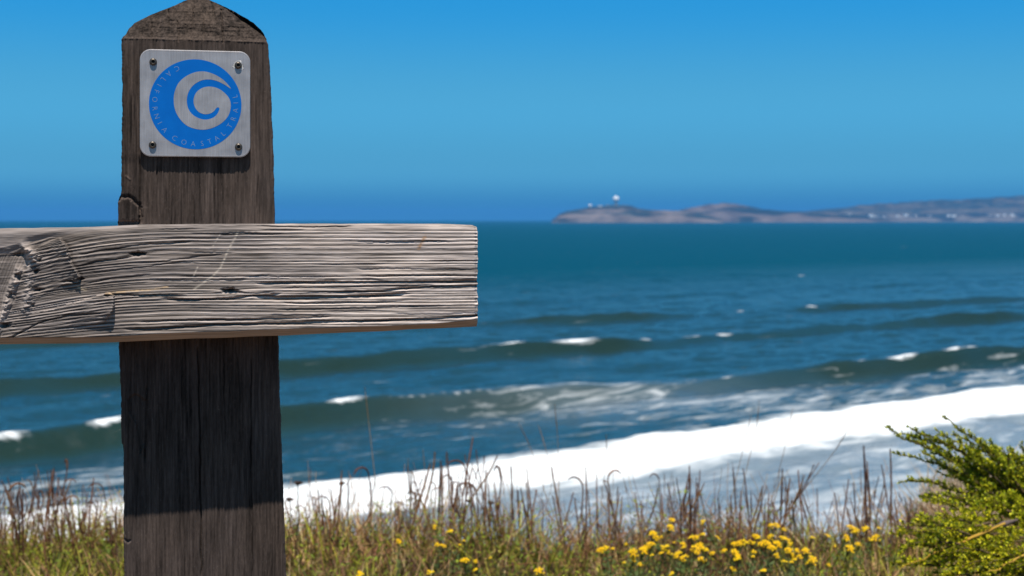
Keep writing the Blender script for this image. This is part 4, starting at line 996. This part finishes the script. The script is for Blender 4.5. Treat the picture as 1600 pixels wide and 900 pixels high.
def build_stalks():
    r = np.random.default_rng(23); protos = {}
    for k, n_ in (('spike', 6), ('hook', 5), ('thin', 5), ('umbel', 2), ('dock', 5)):
        protos[k] = [stalk_proto(k, .35, r) for _ in range(n_)]
    ex = [0, 40, 60, 90, 130, 190, 440, 500, 560, 620, 660, 720, 760, 800, 860, 950, 1050, 1130, 1200, 1260, 1300, 1360, 1410, 1480]
    ey = [738, 728, 715, 700, 738, 742, 775, 745, 728, 715, 692, 680, 690, 715, 722, 728, 722, 728, 722, 722, 735, 712, 738, 765]
    REG = [(-99, 100, 'at the left edge of the picture'), (100, 300, 'close left of the post'), (300, 560, 'close right of the post'), (560, 680, 'under the curling wave'), (680, 800, 'in the tall middle clump'), (800, 950, 'before the broad white foam'), (950, 1100, 'behind the left of the yellow flowers'), (1100, 1250, 'behind the thick of the yellow flowers'), (1250, 1340, 'behind the right of the yellow flowers'), (1340, 2000, 'next to the green shrub')]
    KIND = {'spike': ('dry brown stalk with a narrow seed spike', 'spike-headed dry stalks'), 'hook': ('dry brown stalk with a hooked tip', 'hooked dry stalks'), 'thin': ('thin tan stem with a small seed tip', 'thin dry stems'), 'dock': ('bushy dark stalk with knotted side clusters', 'bushy dry stalks')}
    def scatter(n_, x0, x1, mix, lo=0.0, hi=75, pw=1.0):
        for i in range(n_):
            x = r.uniform(x0, x1); y = np.interp(x, ex, ey) + lo + (hi - lo) * r.random() ** pw; k = r.choice(list(mix), p=list(mix.values()))
            d = r.uniform(4.75, 5.45); w_ = [t_ for a_, b_, t_ in REG if a_ <= x < b_][0]; g = (KIND[k][0] + ' ' + w_, KIND[k][1] + ' ' + w_)
            place_stalk(protos[k][r.integers(len(protos[k]))], .35, x, y, d, *g, lean=(r.normal(0, .10), r.normal(0, .08)))
    scatter(62, -30, 192, {'spike': .2, 'hook': .3, 'dock': .4, 'thin': .1}, 0, 85, .9)
    scatter(24, 445, 540, {'spike': .4, 'hook': .3, 'dock': .1, 'thin': .2}, 0, 60)
    scatter(66, 540, 790, {'spike': .35, 'hook': .3, 'dock': .15, 'thin': .2}, 0, 95, .9)
    scatter(48, 790, 1050, {'spike': .5, 'thin': .42, 'hook': .08}, 0, 70, .8)
    scatter(86, 1050, 1420, {'spike': .66, 'thin': .22, 'dock': .12}, 0, 70, .7)
    label_extremes()
    one = lambda k, x, y, d, lab, lean=(0, 0), i=0: place_stalk(protos[k][i], .35, x, y, d, lab, None, lean)
    one('thin', 572, 604, 4.9, 'tallest lone dark stalk just right of the post with a narrow tip', (-.09, 0), 1)
    one('umbel', 466, 752, 4.7, 'larger dark round dried flower head beside the post', (0, 0), 0)
    one('umbel', 455, 781, 4.6, 'smaller dark round dried flower head lowest beside the post', (0, 0), 1)
    one('umbel', 533, 756, 4.9, 'dark round dried flower head standing over the foam between the stalks', (0, 0), 1)
    one('umbel', 745, 783, 4.9, 'dark flat dried flower head left of a twin under the middle foam', (0, 0), 0)
    one('umbel', 769, 786, 4.9, 'dark flat dried flower head right of a twin under the middle foam', (0, 0), 1)
    one('thin', 766, 628, 5.0, 'pale tan grass stem leaning left over the breaking wave', (-.55, 0), 2)
    one('thin', 822, 655, 5.0, 'second pale grass stem leaning left, shorter than its neighbour', (-.38, 0), 3)
    one('thin', 884, 630, 5.0, 'solitary upright thin stem with a dark bead tip before the surf', (.03, 0), 0)
    one('thin', 940, 676, 5.1, 'slim straight stem standing over the white foam in the middle', (-.05, 0), 4)
    one('thin', 1170, 625, 5.1, 'slim upright stem with tiny tip reaching above the white foam', (.02, 0), 2)
    one('thin', 1178, 643, 5.1, 'thin stem bending right beside a slim upright stem over the foam', (.24, 0), 1)
    one('thin', 1255, 632, 5.1, 'thin stem with seed tip leaning right, left of the longest leaning stem', (.28, 0), 3)
    one('thin', 1334, 628, 5.1, 'longest thin stem leaning far right across the white foam', (.50, 0), 4)
    one('dock', 1258, 705, 5.1, 'thick leaning stalk with brown tuft under the foam band', (.30, 0), 2)
    one('spike', 1356, 697, 5.0, 'tall pair-like spike stalk nearest the shrub on its left', (.02, 0), 3)
    one('spike', 1392, 703, 5.0, 'tall narrow spike stalk touching the shrub tips', (-.02, 0), 4)
build_stalks()

# yellow flower heads
def build_flowers():
    r = np.random.default_rng(31)
    ym = mat_attr('yellow_petal', .55, .3, None, var=.12, vscale=(120, 120, 120), transl=.3); gm = leaf_mat('flower_green')
    def proto(n_, rad):
        hd, st = MB(), MB()
        for i in range(n_):
            rr = rad * math.sqrt((i + .3) / n_); a = i * 2.4 + r.normal(0, .2); c = np.array([rr * math.cos(a), rr * math.sin(a), .004 * (1 - (rr / rad) ** 2) + r.normal(0, .0018)])
            s = r.uniform(.0030, .0044); th = np.linspace(0, 2 * np.pi, 7)[:-1]
            col = jit((.88, .56, .004), r, .16)
            V = [c + [0, 0, s * .75]] + [c + [s * .7 * math.cos(t), s * .7 * math.sin(t), s * .5] for t in th] + [c + [s * math.cos(t + .2), s * math.sin(t + .2), -s * .15] for t in th]
            T = [(0, 1 + k, 1 + (k + 1) % 6) for k in range(6)]; Q = [(1 + k, 7 + k, 7 + (k + 1) % 6, 1 + (k + 1) % 6) for k in range(6)]
            hd.add(V, Q, T, col)
            V2, Q2 = tube_np([[c[0] * .15, c[1] * .15, -.03], c - [0, 0, .001]], .0006, 3); st.add(V2, Q2, None, (.10, .13, .04))
        V2, Q2 = tube_np([[r.normal(0, .012), r.normal(0, .012), -.20], [0, 0, -.09], [0, 0, -.028]], .0012, 4); st.add(V2, Q2, None, (.09, .12, .035))
        for i in range(14):
            t = r.uniform(-.19, -.04); a = r.uniform(0, 6.28); d = np.array([math.cos(a), math.sin(a), .5]); s_ = np.array([-math.sin(a), math.cos(a), 0]); L = r.uniform(.012, .026)
            p = np.array([0, 0, t]); V2 = [p, p + d * L * .5 + s_ * .003, p + d * L, p + d * L * .5 - s_ * .003]; st.add(V2, [(0, 1, 2, 3)], None, jit((.10, .14, .04), r))
        return hd.mesh('flower_head', ym), st.mesh('stem', gm)
    P = [proto(11, .0125), proto(8, .0105), proto(14, .0145), proto(6, .008), proto(4, .006)]
    Z = [(120,215),(145,205),(175,210),(240,185),(275,225),(230,278),(275,255),(278,268),(307,282),(330,210),(350,190),(360,185),(365,240),(372,138),(395,155),(410,150),(385,160),(410,230),(420,203),(435,200),(455,235),(470,180),(490,235),(515,185),(517,203),(520,250),(515,262),(555,155),(575,155),(560,215),(580,225),(595,190),(610,210),(625,215),(610,140),(605,262),(655,230),(680,155),(712,218),(760,185),(790,175),(800,190),(820,180),(850,180),(865,150),(765,225),(770,240),(775,255),(855,222),(850,248),(890,185),(905,185),(935,150),(930,190),(940,205),(970,185),(985,155),(1015,165),(1020,215),(1030,185),(1060,215),(1065,220),(1105,218),(1040,240),(1075,245),(1050,260),(1035,275),(1130,265),(1140,260),(1135,155),(1205,145),(1215,150),(1245,195),(1215,285),(1300,155),(1320,105),(1335,125),(1350,120),(1385,115),(1395,110),(1455,110),(1440,155),(1415,165),(1355,185),(1318,205),(755,305),(900,315),(940,95),(965,95),(460,70),(455,105),(610,80),(1000,115),(460,330),(965,240),(1000,270),(340,200),(325,215),(430,212),(445,225),(480,242),(600,200),(575,205),(835,172),(805,170),(780,185),(875,155),(915,180),(1025,225),(1100,210),(1120,275),(960,180),(1000,160)]
    px = [(900 + a / 3.077, 790 + b / 3.077, 'far left end' if a < 200 else 'left part' if a < 480 else 'left middle' if a < 700 else 'right middle' if a < 900 else 'right part' if a < 1160 else 'right end') for a, b in Z]
    px += [(a, b, 'left') for a, b in [(679,823),(703,831),(623,846),(683,851),(692,853),(718,852),(724,846),(726,876),(743,877),(743,891),(766,873),(842,892),(562,898),(672,895)]]
    G = {'left': ('scattered single yellow flower head in the meadow between post and drift', 'scattered yellow flowers right of the post')}
    row = lambda y: 'top row' if y < 843 else 'middle rows' if y < 864 else 'bottom row'
    for i, (x, y, w) in enumerate(px):
        d = (ZC - .20 - .05 * r.random()) / ((y - HZ) / F); d = min(d, 5.15)
        Q = at(x, y, d); big = r.random()
        k = r.choice(5, p=[.3, .28, .14, .18, .10])
        o = bpy.data.objects.new('yellow_flower', None); C.objects.link(o); o.location = Q; o.empty_display_size = .02
        s = r.uniform(.62, 1.02); o.scale = (s, s, s); o.rotation_euler = (r.uniform(.1, .65), r.normal(0, .25), r.uniform(-1.0, 1.0)); tag(o, *((G[w][0], 'flower', G[w][1]) if w == 'left' else ('yellow flower head in the ' + row(y) + ' of the ' + w + ' of the drift', 'flower', 'flowers in the ' + row(y) + ' of the ' + w + ' of the drift')))
        for nm, me in zip(('flower_head', 'stem'), P[k]):
            c = bpy.data.objects.new(nm, me); C.objects.link(c); c.parent = o
build_flowers()
label_extremes()

# evergreen shrub at the right edge
def build_shrub():
    r = np.random.default_rng(41)
    lm = mat_attr('scale_leaf', .55, .3, None, var=.2, vscale=(60, 60, 60), transl=.35); bk = mat_attr('twig_bark', .85, .2, None, var=.3, vscale=(90, 90, 90))
    D0 = 3.7; rt = at(1700, 905, D0 + .1)
    root = empty('evergreen_shrub', tuple(rt)); tag(root, 'feathery green juniper-like shrub with spiky shoots at the right edge', 'shrub')
    def leafy(mb, pts, dens, L0, cols):
        """cord of overlapping scale leaves along a twig"""
        pts = np.asarray(pts); seg = np.linalg.norm(np.diff(pts, axis=0), axis=1); Lt = seg.sum(); n_ = max(5, int(Lt * dens * 1.5))
        cum = np.concatenate([[0], np.cumsum(seg)]); s = np.sort(r.random(n_)) * Lt
        P_ = np.stack([np.interp(s, cum, pts[:, i]) for i in range(3)], 1); T = (pts[-1] - pts[0]) / (np.linalg.norm(pts[-1] - pts[0]) + 1e-9)
        rd = r.normal(0, 1, (n_, 3)); rd -= (rd @ T)[:, None] * T; rd /= np.linalg.norm(rd, axis=1)[:, None] + 1e-9
        d = T * r.uniform(.6, 1.1, (n_, 1)) + rd * r.uniform(.45, 1.0, (n_, 1)); d /= np.linalg.norm(d, axis=1)[:, None]
        sd = np.cross(d, rd); sd /= np.linalg.norm(sd, axis=1)[:, None] + 1e-9
        L = L0 * r.uniform(.7, 1.7, n_)[:, None]; w = L * .30
        V = np.stack([P_ - sd * w * .5, P_ + d * L * .55 - sd * w, P_ + d * L, P_ + d * L * .55 + sd * w], 1)
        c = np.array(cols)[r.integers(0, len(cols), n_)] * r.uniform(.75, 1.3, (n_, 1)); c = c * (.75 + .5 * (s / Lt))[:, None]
        mb.add(V.reshape(-1, 3), np.arange(n_ * 4).reshape(-1, 4), None, np.repeat(c, 4, 0))
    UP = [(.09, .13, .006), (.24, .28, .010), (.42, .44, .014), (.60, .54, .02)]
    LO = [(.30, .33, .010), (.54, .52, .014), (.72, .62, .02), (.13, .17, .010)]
    def shoot(p0, p1, d0, d1, cols, sag=0.0, tw=1.0, dens=1.0, bare=None, bcol=(.12, .08, .04), brad=.003):
        A = at(*p0, d0); B = at(*p1, d1); n_ = 14; t = np.linspace(0, 1, n_)
        ln = np.linalg.norm(B - A); pts = A + (B - A) * t[:, None] + np.outer(np.sin(t * math.pi), np.array([0, 0, sag * ln])) + np.cumsum(r.normal(0, .004, (n_, 3)), 0) * t[:, None]
        bs, fo = MB(), MB()
        pl = pts - rt
        V, Q = tube_np(pl, np.linspace(brad, .0008, n_) * r.uniform(.7, 1.4, n_), 5); bs.add(V, Q, None, bcol)
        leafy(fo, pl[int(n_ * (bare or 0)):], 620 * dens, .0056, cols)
        ax = (B - A) / ln
        nt = int(ln / .0085 * dens)
        for i in range(nt):
            f = r.uniform(.08 + (bare or 0), .97); p = np.array([np.interp(f, t, pl[:, j]) for j in range(3)])
            side = r.normal(0, 1, 3); side -= side @ ax * ax; side /= np.linalg.norm(side)
            dr = ax * r.uniform(.6, 1.2) + side * r.uniform(.4, .95) + np.array([0, 0, .18]); dr /= np.linalg.norm(dr)
            L = tw * (.010 + .058 * (1 - f) ** 1.3 * r.uniform(.3, 1.0)); q = np.linspace(0, 1, 4)[:, None]
            tp = p + q * L * dr + q ** 2 * np.array([0, 0, .15 * L]) + q ** 2 * ax * .2 * L
            V, Q = tube_np(tp, np.linspace(.0012, .0005, 4), 3); bs.add(V, Q, None, np.array(bcol) * .9)
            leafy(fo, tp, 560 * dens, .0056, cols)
            for k in range(int(L / .016)):
                g = r.uniform(.25, .9); p2 = p + g * L * dr; s2 = r.normal(0, 1, 3); d2 = dr + .8 * s2 / np.linalg.norm(s2); d2 /= np.linalg.norm(d2)
                leafy(fo, [p2, p2 + d2 * L * .3, p2 + d2 * L * .45], 620 * dens, .0050, cols)
        b = obj('branch', bs.mesh('branch', bk), root); f_ = obj('foliage', fo.mesh('foliage', lm, False), b)
        return b
    # long shoots that break the outline (photo pixel ends)
    for (p0, p1, d0, d1, sg, tw) in [((1560, 780), (1379, 677), 3.7, 3.55, .05, .9), ((1570, 770), (1408, 672), 3.75, 3.6, .04, .9), ((1575, 765), (1421, 656), 3.7, 3.6, .06, 1.0), ((1590, 760), (1464, 659), 3.75, 3.7, .03, 1.0), ((1600, 770), (1492, 653), 3.7, 3.65, .05, 1.0),
                                      ((1580, 775), (1452, 690), 3.8, 3.7, .0, 1.0), ((1610, 770), (1545, 683), 3.8, 3.8, .0, 1.1), ((1640, 770), (1592, 684), 3.75, 3.7, .05, 1.1), ((1560, 785), (1405, 748), 3.7, 3.6, .02, .9), ((1580, 800), (1430, 770), 3.65, 3.55, .02, .8),
                                      ((1560, 770), (1440, 716), 3.8, 3.75, .0, 1.1), ((1620, 780), (1510, 690), 3.85, 3.8, .05, 1.2), ((1640, 790), (1560, 690), 3.9, 3.85, .05, 1.2), ((1660, 780), (1640, 676), 3.8, 3.8, .0, 1.2), ((1690, 790), (1690, 690), 3.8, 3.8, .0, 1.2), ((1600, 810), (1470, 735), 3.75, 3.7, .03, 1.1), ((1610, 800), (1500, 722), 3.8, 3.8, .03, 1.2), ((1650, 820), (1545, 720), 3.8, 3.75, .05, 1.3),
                                      ((1640, 830), (1530, 760), 3.7, 3.65, .05, 1.2), ((1660, 830), (1580, 735), 3.75, 3.7, .05, 1.3), ((1680, 830), (1620, 730), 3.8, 3.75, .05, 1.3), ((1720, 830), (1680, 740), 3.8, 3.8, .05, 1.3)]:
        p1 = (p1[0] - 2, p1[1] + 2); tw *= .82
        shoot((p0[0] + r.uniform(10, 40), p0[1] + r.uniform(-10, 25)), (p1[0] + r.uniform(18, 42), p1[1] + r.uniform(4, 30)), d0 + .05, d1 + r.uniform(-.06, .1), UP, sg + r.uniform(-.02, .04), tw, 1.0)
        shoot(p0, p1, d0, d1, UP, sg, tw, 1.0)
    for (p0, p1, d0, d1, sg) in [((1650, 800), (1480, 790), 3.65, 3.5, .04), ((1640, 830), (1500, 815), 3.6, 3.5, .03), ((1620, 815), (1560, 770), 3.6, 3.5, .03), ((1680, 850), (1580, 790), 3.6, 3.5, .05), ((1700, 850), (1600, 800), 3.6, 3.5, .05)]:
        shoot(p0, p1, d0, d1, UP[1:] + LO[:2], sg, 1.1, 1.0)
    # bright lower fronds
    for (p0, p1, d0, d1, sg) in [((1560, 830), (1420, 815), 3.5, 3.35, .05), ((1550, 840), (1400, 845), 3.45, 3.3, .04), ((1570, 860), (1440, 880), 3.4, 3.25, .04), ((1600, 860), (1470, 905), 3.35, 3.2, .03), ((1620, 880), (1500, 920), 3.3, 3.2, .04), ((1640, 850), (1510, 865), 3.4, 3.3, .05), ((1660, 880), (1540, 890), 3.3, 3.2, .05), ((1690, 880), (1580, 870), 3.3, 3.2, .05), ((1690, 920), (1570, 925), 3.2, 3.1, .05), ((1560, 820), (1450, 800), 3.55, 3.45, .05), ((1700, 860), (1610, 840), 3.3, 3.2, .05), ((1600, 840), (1480, 845), 3.45, 3.35, .04)]:
        shoot(p0, p1, d0, d1, LO, sg, .95, .95)
    b = shoot((1570, 818), (1390, 872), 3.35, 3.2, LO[1:3], -.03, .55, .35, 0.0, (.40, .23, .035), .0036); b['label'] = 'nearly bare yellow-brown branch reaching left'
    b = shoot((1630, 850), (1555, 912), 3.2, 3.1, LO[1:3], .03, .55, .35, 0.0, (.40, .24, .04), .004); b['label'] = 'short yellow branch pointing down'
    for i in range(26):
        x0, y0 = r.uniform(1560, 1720), r.uniform(835, 925); d_ = r.uniform(3.2, 3.6); L_ = r.uniform(70, 130)
        a_ = r.uniform(-.35, .45); shoot((x0, y0), (x0 - L_ * math.cos(a_), y0 - L_ * math.sin(a_) * .6), d_ + .06, d_ - .04, LO, r.uniform(.0, .06), 1.0, .95)
    for i in range(18):
        x0, y0 = r.uniform(1470, 1580), r.uniform(815, 905); d_ = r.uniform(3.2, 3.5); L_ = r.uniform(55, 95)
        a_ = r.uniform(-.25, .3); shoot((x0, y0), (x0 - L_ * math.cos(a_), y0 - L_ * math.sin(a_)), d_ + .05, d_ - .03, LO, r.uniform(.0, .08), .8, .95)
    for i in range(11):
        x0, y0 = r.uniform(1620, 1720), r.uniform(770, 850); d_ = r.uniform(3.65, 3.85); L_ = r.uniform(70, 110)
        a_ = r.uniform(.1, .9); shoot((x0, y0), (x0 - L_ * math.cos(a_), y0 - L_ * math.sin(a_) * .8), d_ + .04, d_ - .06, UP, r.uniform(.0, .06), 1.1, 1.0)
    # dead grey stub
    mb = MB(); pts = np.array([at(1590, 812, 3.5), at(1570, 818, 3.48), at(1553, 826, 3.46), at(1545, 830, 3.45)]) - rt
    V, Q = tube_np(pts, [.002, .0075, .007, .002], 8); mb.add(V, Q, None, (.13, .095, .085)); s_ = obj('dead_stub', mb.mesh('dead_stub', bk), root); s_['label'] = 'grey dead stub of a branch'
    # main stems rising from the ground
    for k in range(3):
        g0 = np.array([rt[0] + .02 * k, rt[1] + .05 * k, float(ground_z(rt[0], rt[1]))]); g1 = at(1620 + 40 * k, 800, D0)
        t = np.linspace(0, 1, 8)[:, None]; mb = MB(); V, Q = tube_np((g0 + (g1 - g0) * t + .02 * np.sin(t * 5)) - rt, np.linspace(.012, .006, 8), 7); mb.add(V, Q, None, (.12, .085, .06)); obj('trunk', mb.mesh('trunk', bk), root)
build_shrub()

# ================================================================== AIR
def build_haze():
    bm = bmesh.new(); bmesh.ops.create_cube(bm, size=1)
    me = bpy.data.meshes.new('haze'); bm.to_mesh(me); bm.free(); o = obj('haze', me)
    ztop, zbot = 175.0, SEA - 22
    o.scale = (180000, 40000, ztop - zbot); o.location = (0, 8000, (ztop + zbot) / 2)
    m = bpy.data.materials.new('sea_air'); m.use_nodes = True; n = m.node_tree.nodes; n.clear()
    out = n.new('ShaderNodeOutputMaterial'); v = n.new('ShaderNodeVolumePrincipled')
    v.inputs['Color'].default_value = (.09, .38, .80, 1); v.inputs['Density'].default_value = HAZE
    v.inputs['Anisotropy'].default_value = 0.0
    m.node_tree.links.new(v.outputs[0], out.inputs['Volume']); me.materials.append(m)
    tag(o, kind='stuff')
HAZE = 6.6e-5
build_haze()
